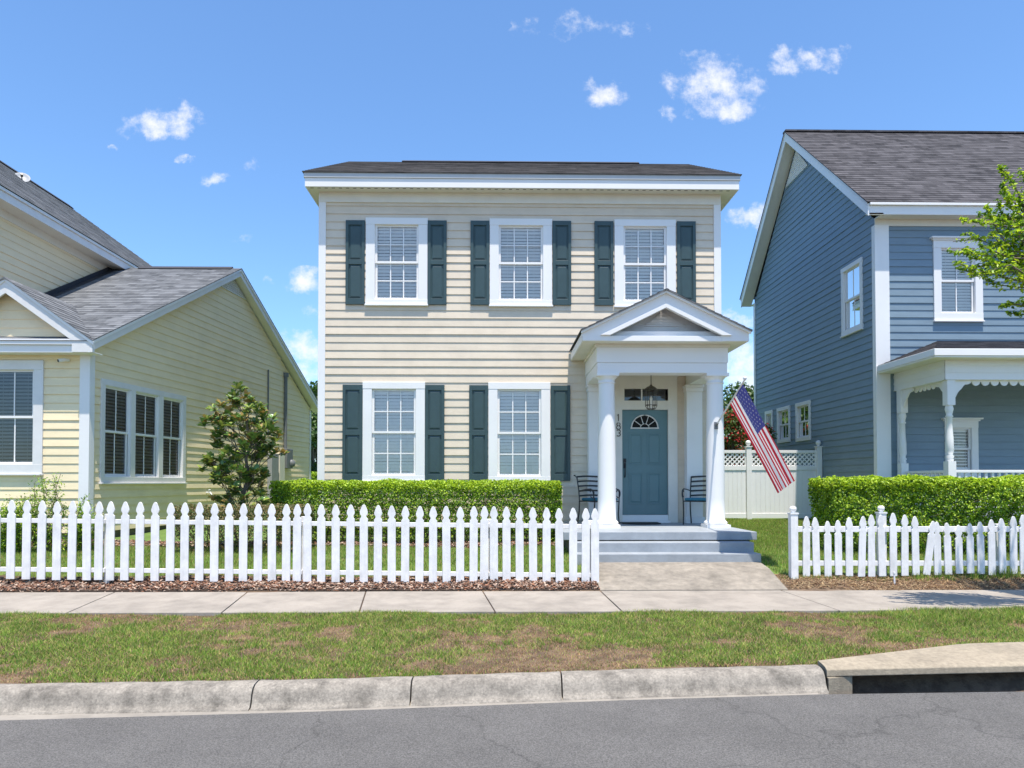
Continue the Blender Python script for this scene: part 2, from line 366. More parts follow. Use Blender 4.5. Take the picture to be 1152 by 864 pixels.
# ------------------------------------------------------------------ ground
def interp(x, xs, ys): return float(np.interp(x, xs, ys))
KX = [-12, -3.79, -1.38, .99, 2.58, 6, 12, 20]; KY = [5.1, 5.39, 5.48, 5.72, 5.84, 6.05, 6.5, 7.4]
def kerb_y(x): return np.interp(x, KX, KY)
GY = [5.4, 8.0, 9.3, 9.6, 10.4, 11.0, 12.5, 13.7, 17.5, 40]; GZ = [-.315, -.27, -.24, -.17, -.01, .06, .13, .16, .28, .35]
def g(x, y):
    z = np.interp(y, GY, GZ)
    z = z + .012 * np.sin(x * 1.7 + y * 2.1) + .008 * np.sin(x * 4.3 - y * 3.1)
    return z
def ground():
    xs = np.unique(np.concatenate([[-600, -200, -80, -40, -20], np.arange(-14, 14.01, .25), [20, 40, 80, 200, 600]]))
    ys = np.unique(np.concatenate([[-600, -100, -20, 0, 3, 4.5, 4.9], np.arange(5.0, 18, .25), [20, 25, 32, 40, 80, 200, 900]]))
    XX, YY = np.meshgrid(xs, ys); ZZ = g(XX, np.maximum(YY, 5.4)); ky = np.clip(kerb_y(XX), 4, 8)
    ZZ = np.where(YY < ky - .02, -.62, ZZ)
    V = np.stack([XX, YY, ZZ], -1).reshape(-1, 3); nx = len(xs)
    Fc = np.array([(j * nx + i, j * nx + i + 1, (j + 1) * nx + i + 1, (j + 1) * nx + i) for j in range(len(ys) - 1) for i in range(nx - 1)])
    cy = V[Fc].mean(1); mi = np.where(cy[:, 1] > 9.9, 1, 0)
    o = npmesh('ground', V, Fc, mi, [M['soil'], M['greensoil']]); setp(o, kind='structure')
ground()
# road
RX = [-40, -12, -3.7, -1.3, .95, 2.5, 6, 12, 40]; RY = [3.9, 4.75, 5.0, 5.17, 5.4, 5.52, 5.62, 6.0, 9]
mb = MB(); xs = [-40, -20, -12] + [x * .5 for x in range(-20, 21)] + [12, 20, 40]
ry = [interp(x, RX, RY) for x in xs]
for i in range(len(xs) - 1):
    mb.face([(xs[i], -6, -.445), (xs[i + 1], -6, -.445), (xs[i + 1], ry[i + 1], -.445), (xs[i], ry[i], -.445)])
    mb.face([(xs[i], ry[i], -.475), (xs[i], ry[i], -.445), (xs[i + 1], ry[i + 1], -.445), (xs[i + 1], ry[i + 1], -.475)])
setp(mb.build('road', M['road']), kind='structure')
# gutter sheet under
mb = MB()
for i in range(len(xs) - 1):
    q_ = .012 if 2.6 < xs[i + 1] <= 6.5 else .6
    mb.face([(xs[i], ry[i] - .6, -.453), (xs[i + 1], ry[i + 1] - .6, -.453), (xs[i + 1], ry[i + 1] + q_, -.452), (xs[i], ry[i] + q_, -.452)])
setp(mb.build('gutter', M['gutter']), kind='structure')
# kerb sections
prof = [(.02, -.62), (0, -.305), (.02, -.292), (.08, -.288), (.13, -.293), (.165, -.312), (.19, -.35), (.205, -.40), (.225, -.435), (.25, -.448), (.25, -.62)]
joints = [-12, -6.1, -4.0] + [at(285, 775, 5.3).x, at(463, 775, 5.4).x, at(632, 770, 5.5).x] + [2.60]
mb = MB()
def kerb_section(mb, x0, x1):
    n = max(2, int((x1 - x0) / .15)); X = [x0 + .006 + (x1 - x0 - .012) * i / n for i in range(n + 1)]
    ring = []
    for x in X:
        y = float(kerb_y(x)); j = .004 * math.sin(x * 9) + .003 * math.sin(x * 23)
        ring.append([(x, y - d - j * (d > .1), z + .003 * math.sin(x * 13 + d * 20)) for d, z in prof])
    k = len(prof)
    vs = [p for r_ in ring for p in r_]
    fs = [(i * k + a, i * k + a + 1, (i + 1) * k + a + 1, (i + 1) * k + a) for i in range(n) for a in range(k - 1)]
    mb.add(vs, fs, 0, True); mb.add(ring[0], [tuple(range(k))]); mb.add(ring[-1], [tuple(range(k))[::-1]])
for a, b in zip(joints[:-1], joints[1:]): kerb_section(mb, a, b)
kerb_section(mb, 6.3, 9); kerb_section(mb, 9, 14)
setp(mb.build('kerb', M['kerb']), kind='structure')
# storm drain inlet
t = thing('storm_drain', 'tan concrete storm drain inlet with a long dark opening in the kerb', 'storm drain', (4.4, 5.9, -.45))
x0, x1 = 2.62, 6.28
mb = MB()
def fy(x): return float(kerb_y(x)) - .13
N = 24; top = []; 
def lip(x): return fy(x) - .02
pr = lambda x: [(x, fy(x) + interp(x, [x0, x0 + 1.6, x1], [.13, .62, .70]), -.262), (x, fy(x) + .05, -.272), (x, fy(x) + .0, -.282), (x, fy(x) - .03, -.30), (x, fy(x) - .035, -.352), (x, fy(x) + .02, -.362), (x, fy(x) + interp(x, [x0, x0 + 1.6, x1], [.13, .62, .70]), -.40)]
rings = [pr(x0 + (x1 - x0) * i / N) for i in range(N + 1)]; k = 7
mb.add([p for r_ in rings for p in r_], [(i * k + a, i * k + (a + 1) % k, (i + 1) * k + (a + 1) % k, (i + 1) * k + a) for i in range(N) for a in range(k)])
mb.add(rings[0], [tuple(range(k))]); mb.add(rings[-1], [tuple(range(k))[::-1]])
mb.build('top_slab', M['inlet'], t, bevel=.006)
mb = MB(); mb.prism([(x0, fy(x0) - .03, -.62), (x0 + .07, fy(x0) - .03, -.62), (x0 + .07, fy(x0) - .03, -.353), (x0, fy(x0) - .03, -.353)], (0, .5, 0))
mb.prism([(x0, fy(x0) - .06, -.62), (x0 + .22, fy(x0) + .0, -.62), (x0 + .22, fy(x0) + .3, -.62), (x0, fy(x0) + .3, -.62)], (0, 0, .262))
mb.build('end_block', M['inlet'], t)
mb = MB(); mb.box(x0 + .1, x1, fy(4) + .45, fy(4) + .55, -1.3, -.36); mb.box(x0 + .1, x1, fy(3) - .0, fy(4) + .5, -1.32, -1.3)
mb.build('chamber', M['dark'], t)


# sidewalk
jf = [-12.7, -11.1, -9.5, -7.9, -6.35, -4.81, -3.10, -1.57, -.05, 1.38, 3.85, 5.4, 6.95, 8.5, 10.1]
mb = MB()
YF, YR = 8.02, 9.32
for a, b in zip(jf[:-1], jf[1:]):
    e = .008; ta, tb = -.17 * 1, -.17 * 1
    if a >= 1.3: ta = -.06
    if b >= 1.3: tb = -.06
    if a > 3: ta = -.15
    if b > 3: tb = -.15
    bend = lambda x: max(0, (x - 4)) * .05
    mb.prism([(a + e, YF + bend(a), -.36), (b - e, YF + bend(b), -.36), (b - e + tb, YR, -.36), (a + e + ta, YR, -.36)], (0, 0, .115 + random.uniform(-.002, .002)))
    # tilt: raise the far edge
    for i in range(len(mb.v) - 8, len(mb.v)):
        v = mb.v[i]
        mb.v[i] = (v[0], v[1], v[2] + (.03 if v[1] > 8.8 else 0))
setp(mb.build('sidewalk', M['conc'], None, bevel=.006), kind='structure')
mb = MB(); mb.face([(-13, 8.05, -.262), (11, 8.05, -.262), (11, 9.31, -.235), (-13, 9.31, -.235)])
setp(mb.build('sidewalk_bed', M['mulch0']), kind='structure')
# front walk
WX0, WX1 = 1.32, 3.82
mb = MB(); ys = [9.335, 10.1, 10.62]; zs = [-.208, -.02, .04]
def wl(y): return interp(y, [9.33, 10.5], [WX0, WX0 - .0]), interp(y, [9.33, 10.5], [3.80, 3.86])
for (ya, za), (yb, zb) in zip(zip(ys[:-1], zs[:-1]), zip(ys[1:], zs[1:])):
    la, ra = wl(ya); lb, rb = wl(yb)
    mb.face([(la, ya, za), (ra, ya, za), (rb, yb, zb), (lb, yb, zb)])
    mb.face([(la, ya, za - .2), (la, ya, za), (lb, yb, zb), (lb, yb, zb - .2)]); mb.face([(ra, ya, za), (ra, ya, za - .2), (rb, yb, zb - .2), (rb, yb, zb)])
mb.face([(WX0, 9.335, -.4), (3.8, 9.335, -.4), (3.8, 9.335, -.208), (WX0, 9.335, -.208)])
setp(mb.build('front_walk', M['conc2']), kind='structure')

# ------------------------------------------------------------------ scattered leaves / blades / chips
def noise2(x, y, s, seed=0):
    r_ = np.random.default_rng(seed); v = np.zeros_like(x)
    for i in range(10):
        f = s * (1.25 ** i) * .6; a = r_.uniform(0, 6.28); p = r_.uniform(0, 6.28, 2)
        v += np.sin((x * math.cos(a) + y * math.sin(a)) * f + p[0]) * np.sin((-x * math.sin(a) + y * math.cos(a)) * f * .8 + p[1]) / (1.15 ** i)
    return v / 3.0
def blades(name, x, y, z, h, wd, mi, mats, lean=.5, parent=None):
    n = len(x); a = rng.uniform(0, 6.283, n); b = rng.uniform(0, 6.283, n); l = np.abs(rng.normal(0, lean, n)) * h
    dx, dy = np.cos(a) * wd / 2, np.sin(a) * wd / 2
    V = np.empty((n, 3, 3)); V[:, 0] = np.stack([x - dx, y - dy, z - .004], -1); V[:, 1] = np.stack([x + dx, y + dy, z - .004], -1)
    V[:, 2] = np.stack([x + np.cos(b) * l, y + np.sin(b) * l, z + h], -1)
    return npmesh(name, V.reshape(-1, 3), np.arange(3 * n).reshape(n, 3), mi, mats, parent)
GM = [G['g1'], G['g2'], G['g3'], G['st'], G['st2']]
def grass(x0, x1, y0, y1, dens, h0, dry, seed, mask=None, xlim=None):
    n = int((x1 - x0) * (y1 - y0) * dens); x = rng.uniform(x0, x1, n); y = rng.uniform(y0, y1, n)
    if mask is not None:
        k = mask(x, y); x, y = x[k], y[k]; n = len(x)
    nn = .9 * noise2(x, y * 1.5, 2.2, seed) + .7 * noise2(x, y * 1.3, 7, seed + 1) + .35 * noise2(x, y, 22, seed + 2)
    brown = nn + dry(x, y) + rng.normal(0, .16, n)
    keep = rng.uniform(0, 1, n) > np.clip(brown * .35, 0, .45); x, y, brown = x[keep], y[keep], brown[keep]; n = len(x)
    r_ = rng.uniform(0, 1, n)
    mi = np.where(brown > .33, np.where(r_ < .42, 3, np.where(r_ < .84, 4, np.where(r_ < .92, 0, 1))), np.where(r_ < .42, 0, np.where(r_ < .66, 1, np.where(r_ < .86, 2, 3))))
    h = h0 * rng.uniform(.5, 1.2, n) * np.where(brown > .33, .5, 1); wd = rng.uniform(.004, .008, n)
    return x, y, g(x, y), h, wd, mi
def verge_mask(x, y):
    k = y > kerb_y(x) + .01 + np.where((x > 2.62) & (x < 6.4), np.interp(x, [2.6, 4.2, 6.3], [.03, .50, .58]), 0)
    return k & (y < 8.02 + np.maximum(0, (x - 4)) * .05 + .035 * np.sin(x * 7) * np.sin(x * 3.1) + .02)
def dryv(x, y):
    d = .10 + .55 * np.exp(-((x - .3) / 1.1) ** 2 - ((y - 6.0) / .45) ** 2) + .35 * np.exp(-((x + 2.6) / .8) ** 2 - ((y - 5.8) / .25) ** 2)
    d = d + .4 * np.exp(-((x - 3.2) / .9) ** 2 - ((y - 7.2) / .5) ** 2) + .3 * np.exp(-((y - kerb_y(x)) / .12) ** 2) + .5 * np.exp(-((x - 4.6) / .8) ** 2 - ((y - 6.6) / .2) ** 2)
    d = d - .5 * np.exp(-((x - 4.9) / 1.1) ** 2 - ((y - 7.6) / .5) ** 2)
    return d
A = grass(-6.3, 7.2, 5.3, 8.15, 9000, .034, dryv, 3, verge_mask)
tall = 1 + 1.0 * np.exp(-((A[0] - 5.2) / 1.3) ** 2 - ((A[1] - 7.8) / .4) ** 2)
o = blades('verge_grass', A[0], A[1], A[2], A[3] * tall, A[4] * 1.2, A[5], GM, 1.0); setp(o, 'patchy green and brown grass on the strip between kerb and sidewalk', 'grass', kind='stuff')
A1 = grass(-8.6, .9, 9.75, 12.35, 4200, .05, lambda x, y: -.25 + .3 * (y < 10.3), 5)
A2 = grass(3.9, 9.5, 9.72, 17.4, 4200, .055, lambda x, y: -.75 + .5 * (y < 10.4), 8)
A3 = grass(.7, 1.3, 9.75, 12.3, 4200, .05, lambda x, y: -.1, 8)
B = [np.concatenate(t_) for t_ in zip(A1, A2, A3)]
o = blades('lawn_grass', *B, GM); setp(o, 'green lawn grass behind the picket fences and beside the porch steps', 'grass', kind='stuff')

def chips(name, x, y, z, L, W_, T, mats, label, cat):
    n = len(x); a = rng.uniform(0, 6.283, n); ti = rng.normal(0, .35, n); tj = rng.normal(0, .35, n)
    ex = np.stack([np.cos(a) * np.cos(ti), np.sin(a) * np.cos(ti), np.sin(ti)], -1)
    ey = np.stack([-np.sin(a) * np.cos(tj), np.cos(a) * np.cos(tj), np.sin(tj)], -1); ez = np.cross(ex, ey)
    c = np.stack([x, y, z], -1); V = np.empty((n, 8, 3)); i = 0
    for s3 in (-1, 1):
        for s2 in (-1, 1):
            for s1 in (-1, 1):
                V[:, i] = c + ex * (s1 * L / 2)[:, None] * (1 - .25 * (s2 > 0)) + ey * (s2 * W_ / 2)[:, None] + ez * (s3 * T / 2)[:, None]; i += 1
    f = np.array([(0, 2, 3, 1), (4, 5, 7, 6), (0, 1, 5, 4), (2, 6, 7, 3), (0, 4, 6, 2), (1, 3, 7, 5)])
    Fc = (np.arange(n)[:, None, None] * 8 + f[None]).reshape(-1, 4); mi = np.repeat(rng.integers(0, len(mats), n), 6)
    o = npmesh(name, V.reshape(-1, 3), Fc, mi, mats); return setp(o, label, cat, kind='stuff')
n = 15000; x = rng.uniform(-8.2, 1.30, n); y = 9.345 + (rng.beta(1.1, 1.5, n)) * .50
chips('bark_mulch', x, y, g(x, y) + rng.uniform(.0, .05, n), rng.uniform(.02, .07, n), rng.uniform(.012, .03, n), rng.uniform(.004, .01, n), MC, 'reddish brown bark mulch along the foot of the long left picket fence', 'mulch')
mb = MB(); mb.box(-8.3, 1.31, 9.34, 9.85, -.35, -.195); mb.build('mulch_bed', M['mulch0']); setp(COL.objects[-1], kind='structure')
n = 9000; x = rng.uniform(-8.2, .95, n); y = 12.05 + rng.beta(1, 1.2, n) * .8; 
chips('hedge_mulch', x, y, g(x, y) + rng.uniform(.0, .04, n), rng.uniform(.02, .07, n), rng.uniform(.012, .03, n), rng.uniform(.004, .01, n), MC, 'brown mulch bed under the shrubs along the house fronts', 'mulch')
n = 7000; x = rng.uniform(3.84, 9, n); y = 9.35 + rng.beta(1.2, 1.3, n) * .62
chips('pine_straw', x, y, g(x, y) + rng.uniform(.0, .025, n), rng.uniform(.03, .10, n), rng.uniform(.003, .008, n), rng.uniform(.002, .004, n), MS, 'dry orange brown pine straw under the short right picket fence', 'straw')

def leaves(name, C, N, size, asp, mats, wts, parent, fold=.25, spread=.9, topz=None):
    """C centres (n,3), N preferred normals (n,3)"""
    n = len(C); nn = N + rng.normal(0, spread, (n, 3)); nn /= np.linalg.norm(nn, axis=1)[:, None] + 1e-9
    r_ = rng.normal(0, 1, (n, 3)); d = np.cross(nn, r_); d /= np.linalg.norm(d, axis=1)[:, None] + 1e-9; s = np.cross(nn, d)
    sz = (size * rng.uniform(.65, 1.25, n))[:, None]
    V = np.empty((n, 4, 3)); V[:, 0] = C - d * sz * .5; V[:, 2] = C + d * sz * .5 - nn * sz * .08
    V[:, 1] = C + s * sz * asp * .5 + nn * sz * fold * asp; V[:, 3] = C - s * sz * asp * .5 + nn * sz * fold * asp
    f = np.array([(0, 1, 2), (0, 2, 3)]); Fc = (np.arange(n)[:, None, None] * 4 + f[None]).reshape(-1, 3)
    mi = rng.choice(len(mats), n, p=np.array(wts) / sum(wts))
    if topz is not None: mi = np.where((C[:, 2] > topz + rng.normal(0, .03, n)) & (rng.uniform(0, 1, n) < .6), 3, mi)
    mi = np.repeat(mi, 2)
    return npmesh(name, V.reshape(-1, 3), Fc, mi, mats, parent)

def hedge(name, label, x0, x1, y0, y1, zt, n, size, mats, wts, seed, grp=None, topmat=None, asp=.55, rough=.05):
    zb = float(g((x0 + x1) / 2, y0)); t = thing(name, label, 'hedge', ((x0 + x1) / 2, (y0 + y1) / 2, zb), grp)
    H = zt - zb; L = x1 - x0; D = y1 - y0
    areas = np.array([L * D * 1.3, L * H * 1.2, L * H * .5, D * H, D * H]); k = rng.choice(5, n, p=areas / areas.sum())
    u = rng.uniform(0, 1, n); v = rng.uniform(0, 1, n); dep = rng.exponential(.07, n)
    X = np.where(k == 3, dep, np.where(k == 4, L - dep, u * L)); Yv = np.where(k == 0, v * D, np.where(k == 1, dep, np.where(k == 2, D - dep, u * D)))
    Z = np.where(k == 0, H - dep, v ** .85 * H)
    bump = rough * (noise2(x0 + X * 1.0, Z * 1.3 + Yv, 5, seed)) + rough * .5 * noise2(x0 + X, Z + Yv, 14, seed + 1)
    Nn = np.zeros((n, 3)); Nn[k == 0, 2] = 1; Nn[k == 1, 1] = -1; Nn[k == 2, 1] = 1; Nn[k == 3, 0] = -1; Nn[k == 4, 0] = 1
    C = np.stack([x0 + X, y0 + Yv, zb + Z], -1) + Nn * bump[:, None]
    # round the edges
    ed = .12
    C[:, 2] -= np.where(k == 0, ed * np.exp(-np.minimum(np.minimum(X, L - X), np.minimum(Yv, D - Yv)) / .06) * .6, 0)
    C[:, 1] += np.where(k == 1, ed * np.exp(-(H - Z) / .06) * .6 + .10 * np.exp(-Z / .15), 0)
    Nn[:, 2] += .6
    # gaps
    gp = noise2(C[:, 0] * 1.0, C[:, 2] * 1.2 + C[:, 1], 16, seed + 4); keep = ~((gp < -.55) & (dep < .07)) & (rng.uniform(0, 1, n) < np.where(k == 0, 1, np.clip(.25 + Z / H * 1.6, 0, 1)))
    C, Nn = C[keep], Nn[keep]
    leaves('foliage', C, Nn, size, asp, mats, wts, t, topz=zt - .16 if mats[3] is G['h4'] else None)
    b = MB()
    for i in range(int(L * 9)):
        bx = x0 + .08 + (L - .16) * random.random(); by = y0 + D * random.uniform(.2, .8)
        p = [Vector((bx, by, zb - .05))]; 
        for s in range(5): p.append(p[-1] + Vector((random.uniform(-.09, .09), random.uniform(-.1, .06), H * .17)))
        b.tube(p, [.014, .012, .010, .008, .006, .004], 5)
        for q in range(3):
            a = p[random.randint(1, 4)]; b.tube([a, a + Vector((random.uniform(-.25, .25), random.uniform(-.3, .15), random.uniform(.08, .25)))], [.006, .003], 4)
    b.build('stems', M['twig'], t); return t
hx0 = at(308, 560, 12.6).x; hx1 = at(632, 560, 12.4).x
HB = [G['h1'], G['h2'], G['h3'], G['h4']]
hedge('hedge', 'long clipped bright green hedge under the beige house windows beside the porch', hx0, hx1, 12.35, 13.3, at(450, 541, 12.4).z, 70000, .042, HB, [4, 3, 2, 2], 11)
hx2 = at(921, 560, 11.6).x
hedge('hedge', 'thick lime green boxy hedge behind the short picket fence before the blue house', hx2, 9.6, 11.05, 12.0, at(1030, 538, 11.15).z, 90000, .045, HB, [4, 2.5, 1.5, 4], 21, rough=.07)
hedge('hedge', 'low dull olive and brown hedge behind the picket fence below the magnolia', at(196, 570, 11.5).x, at(346, 570, 11.5).x, 11.3, 11.95, at(270, 569, 11.4).z, 16000, .035, [G['o1'], G['o2'], G['o3'], G['h3']], [3, 2, 4, 2], 31, rough=.04)

# ------------------------------------------------------------------ trees
def branch(b, p0, p1, r0, r1, wob=.06, n=5):
    p0, p1 = Vector(p0), Vector(p1); L = (p1 - p0).length; pts = [p0]
    for i in range(1, n): pts.append(p0.lerp(p1, i / n) + Vector((random.gauss(0, 1), random.gauss(0, 1), random.gauss(0, .6))) * wob * L * .5)
    pts.append(p1); b.tube(pts, [r0 + (r1 - r0) * i / n for i in range(n + 1)], 7); return pts
# magnolia
mx, my = at(274, 560, 12.1).x, 12.1; mz = float(g(mx, my))
t = thing('magnolia_tree', 'young magnolia with large glossy leaves and rusty tips beside the yellow house wall', 'tree', (mx, my, mz))
b = MB(); tips = []
tr = branch(b, (mx, my, mz - .1), (mx + .05, my, 2.55), .05, .012, .03, 8)
def mp_(px, py, dy=0): p = at(272 + (px - 272) * .88, py, my + dy); return p
targets = [(273, 437, 0), (262, 450, .1), (284, 452, -.1), (290, 462, .1), (255, 462, -.15), (238, 466, 0), (230, 470, .1), (246, 478, -.2), (300, 468, .15), (307, 477, 0), (312, 482, -.1), (268, 470, -.3), (280, 480, .3), (250, 490, .2), (295, 492, -.25), (262, 492, -.3), (305, 505, .1), (314, 508, 0), (245, 500, .1), (275, 505, -.35), (285, 515, .2), (232, 514, 0), (228, 520, .1), (240, 527, -.2), (255, 520, .25), (270, 528, -.35), (290, 528, -.2), (300, 535, .1), (248, 540, -.1), (262, 545, -.3), (280, 548, .3), (295, 555, -.1), (300, 560, .2), (245, 562, .1), (258, 570, -.2), (285, 570, -.2), (272, 560, -.3), (238, 535, .2), (268, 455, .2), (278, 465, -.2),
           (243, 475, .2), (256, 475, .1), (290, 478, .2), (298, 480, -.2), (282, 495, -.3), (310, 500, .2), (296, 512, .1), (248, 512, -.2), (236, 524, .1), (252, 530, .2), (288, 540, .2), (258, 555, .1), (276, 540, -.1), (268, 515, .1), (292, 503, 0)]
for (px, py, dy) in targets:
    e = mp_(px, py, dy); k = min(max(int((e.z - .35 - mz) / (2.5 - mz) * 8), 1), 7); branch(b, tr[k], e, .010, .004, .10); tips.append(e)
    for q in range(3):
        if random.random() < .8:
            f = e + Vector((random.uniform(-.13, .13), random.uniform(-.15, .15), random.uniform(-.12, .12))); b.tube([tr[k].lerp(e, .7), f], [.006, .004], 5); tips.append(f)
b.build('trunk', M['bark'], t)
C = []; Dn = []; V = []; Fc = []; mi = []
i0 = 0
for tp in tips:
    up = Vector((random.gauss(0, .35), random.gauss(0, .35), 1)).normalized(); nl = random.randint(10, 14)
    rust = random.random() < (.42 if tp.z > 1.9 else .2)
    for j in range(nl):
        a = j * 2.4 + random.random(); tl = random.uniform(.15, .95)
        side = up.orthogonal().normalized(); side.rotate(Matrix.Rotation(a, 3, up))
        d = (side * math.cos(tl) + up * math.sin(tl)).normalized(); nrm = (up * math.cos(tl) - side * math.sin(tl)).normalized(); s = d.cross(nrm)
        L = random.uniform(.09, .145); W2 = L * .25; c = tp - up * random.uniform(0, .07)
        V += [c, c + d * L * .35 + s * W2 + nrm * .008, c + d * L * .75 + s * W2 * .8 + nrm * .006, c + d * L - nrm * .015, c + d * L * .75 - s * W2 * .8 + nrm * .006, c + d * L * .35 - s * W2 + nrm * .008]
        Fc.append([i0 + q for q in range(6)]); i0 += 6
        rr = random.random(); mi.append(2 if (rust and rr < .5) else (1 if rr < .45 else 0))
npmesh('crown', np.array([tuple(v) for v in V]), np.array(Fc), np.array(mi), [G['m1'], G['m2'], G['m3']], t)

# street tree on the verge at right
tx, ty = 7.15, 7.35; tz = float(g(tx, ty))
t = thing('street_tree', 'leafy lime green street tree reaching in from the right edge over the verge', 'tree', (tx, ty, tz))
b = MB(); tr = branch(b, (tx, ty, tz - .1), (tx - .1, ty + .1, 3.0), .09, .06, .02, 6)
LC = []; LN = []
def spray(e, n, st):
    pts = branch(b, st, e, .018, .003, .08, 6)
    for k in range(n):
        s = random.random() ** .6; q = s * 6; i = min(int(q), 5); p = pts[i].lerp(pts[i + 1], q - i) if i < 6 else pts[-1]
        tw = Vector((random.gauss(0, 1), random.gauss(0, 1), random.gauss(0, .7))); tw = tw.normalized() * random.uniform(.02, .15) * (1.25 - s)
        if s > .35: LC.append(p + tw); LN.append((random.gauss(0, .3), random.gauss(0, .3), 1))
vis = [(1072, 272, 0), (1082, 248, -.1), (1084, 262, .15), (1068, 283, .1), (1078, 302, .1), (1090, 310, -.1), (1105, 312, 0), (1075, 296, -.2), (1092, 290, .2), (1100, 275, -.2), (1125, 188, 0), (1128, 205, .1), (1132, 220, -.1), (1147, 192, .1), (1110, 232, 0), (1100, 240, .2), (1120, 245, -.1), (1115, 262, .3), (1108, 290, -.3), (1120, 300, .1), (1132, 305, .2), (1142, 290, 0), (1140, 260, -.3), (1138, 240, .2), (1150, 275, .3), (1126, 345, 0), (1134, 352, .1), (1150, 350, .2), (1146, 338, -.1), (1150, 310, .1), (1095, 300, .3), (1086, 280, .3), (1112, 275, 0), (1130, 275, .1), (1122, 225, .2), (1145, 222, 0)]
for (px, py, dy) in vis:
    e = at(px, py, 7.7 + dy); st = Vector((6.5 + random.uniform(-.1, .4), 7.45 + dy * .5, e.z - random.uniform(.1, .55)))
    if py > 330: st = Vector((6.7, 7.5, e.z - .05))
    if py < 235: st = Vector((e.x + .35, 7.6, e.z - .9))
    spray(e, 170, st)
for k in range(130):
    th = random.uniform(-2.4, 2.4); ph = random.uniform(-.5, 1.3); rr = random.uniform(.9, 1.75)
    e = Vector((7.25 + rr * math.cos(th) * math.cos(ph), 7.4 + rr * 1.0 * math.sin(th) * math.cos(ph), 4.0 + rr * 1.05 * math.sin(ph)))
    if e.x < 6.3 : e.x = 6.4 + random.random() * .5
    spray(e, 90, Vector((7.1, 7.4, max(2.7, e.z - 1))))
for k in range(9):
    e = Vector((7.1 + random.uniform(-.9, .9), 7.4 + random.uniform(-.7, .7), random.uniform(3.6, 5.0))); branch(b, tr[-1], e, .05, .012, .08, 6)
b.build('trunk', M['bark'], t)
leaves('crown', np.array([tuple(c) for c in LC]), np.array(LN), .06, .5, [G['s1'], G['s2'], G['s3']], [4, 4, 2], t, spread=.6)

def fartree(name, label, cx, cy, top, rad, n, size, mats, wts, low=.8, group=None):
    z0 = float(g(cx, cy)); t = thing(name, label, 'tree', (cx, cy, z0), group)
    b = MB(); tr = branch(b, (cx, cy, z0 - .2), (cx, cy, top * .6), rad * .07 + .04, .04, .03, 6)
    Cs = []; Ns = []
    ncl = 26; 
    for i in range(ncl):
        a = random.uniform(0, 6.283); zz = random.uniform(low, top * .93); rr = rad * math.sqrt(random.random()) * (1 - .55 * abs((zz - top * .5) / (top * .5)) ** 2)
        c = Vector((cx + rr * math.cos(a), cy + rr * math.sin(a), zz)); branch(b, tr[random.randint(1, 5)], c, .05, .01, .1)
        m_ = n // ncl; rc = rad * random.uniform(.28, .5)
        d = rng.normal(0, 1, (m_, 3)); d /= np.linalg.norm(d, axis=1)[:, None]; q = rng.uniform(.3, 1, m_) ** .5 * rc
        Cs.append(np.array([c.x, c.y, c.z]) + d * q[:, None] * np.array([1, 1, .75])); Ns.append(d + np.array([0, 0, .6]))
    b.build('trunk', M['bark'], t)
    leaves('crown', np.concatenate(Cs), np.concatenate(Ns), size, .6, mats, wts, t)
    return t
p = at(352, 460, 42); fartree('tree', 'dark green tree seen in the gap between the yellow and the beige house', p.x, 42, at(350, 420, 42).z, 2.6, 14000, .26, [G['t1'], G['t2'], G['h3']], [3, 2, 2])
p = at(833, 460, 30); fartree('tree', 'green tree behind the flag between the beige and the blue house', p.x - .3, 30, at(826, 432, 30).z, 1.7, 12000, .18, [G['t1'], G['t2']], [3, 2])
p = at(830, 480, 20); fartree('crepe_myrtle', 'red flowering bush rising over the white lattice fence', p.x - .15, 20, at(826, 458, 20).z, 1.0, 9000, .09, [G['t1'], G['t2'], G['red']], [4, 3, 2.2])
p = at(358, 535, 30); hedge('hedge', 'small far hedge in the gap between the yellow and the beige house', p.x - 1.2, p.x + 1.5, 30, 31, at(350, 531, 30).z, 9000, .1, HB, [3, 3, 2, 2], 41)

fartree('tree', 'broad tree standing behind the beige house', 1.6, 33, 6.0, 3.2, 9000, .3, [G['t1'], G['t2']], [3, 2])
# loose shrub at the left
def shrub(label, px, py, Y, w_, n, size=.055):
    p = at(px, py, Y); z0 = float(g(p.x, Y)); t = thing('shrub', label, 'shrub', (p.x, Y, z0)); b = MB(); Cs = []
    for i in range(n):
        a = random.uniform(-1, 1); H = (p.z - z0) * random.uniform(.55, 1.0) * (1 - .35 * abs(a)); e = Vector((p.x + a * w_, Y + random.uniform(-.25, .25), z0 + H))
        pts = branch(b, (p.x + a * .35 * w_, Y, z0 - .03), e, .008, .003, .08)
        for k in range(170):
            s = random.uniform(.12, 1) * 5; j = min(int(s), 4); q = pts[j].lerp(pts[j + 1], s - j)
            Cs.append((q.x + random.gauss(0, .045), q.y + random.gauss(0, .045), q.z + random.gauss(0, .03)))
    b.build('stems', M['twig'], t); C = np.array(Cs)
    leaves('foliage', C, np.tile([0, -.3, 1.], (len(C), 1)), size, .3, [G['h1'], G['h2'], G['h4'], G['h3']], [3, 3, 2, 1], t)
shrub('loose green shrub with upright shoots under the left window of the yellow house', 62, 522, 11.6, .55, 26)
shrub('thin green shrub with a bushy foot at the far left edge behind the picket fence', 14, 545, 11.5, .35, 26)
shrub('small spreading green shrub at the yellow house corner behind the picket fence', 98, 556, 11.7, .28, 14)

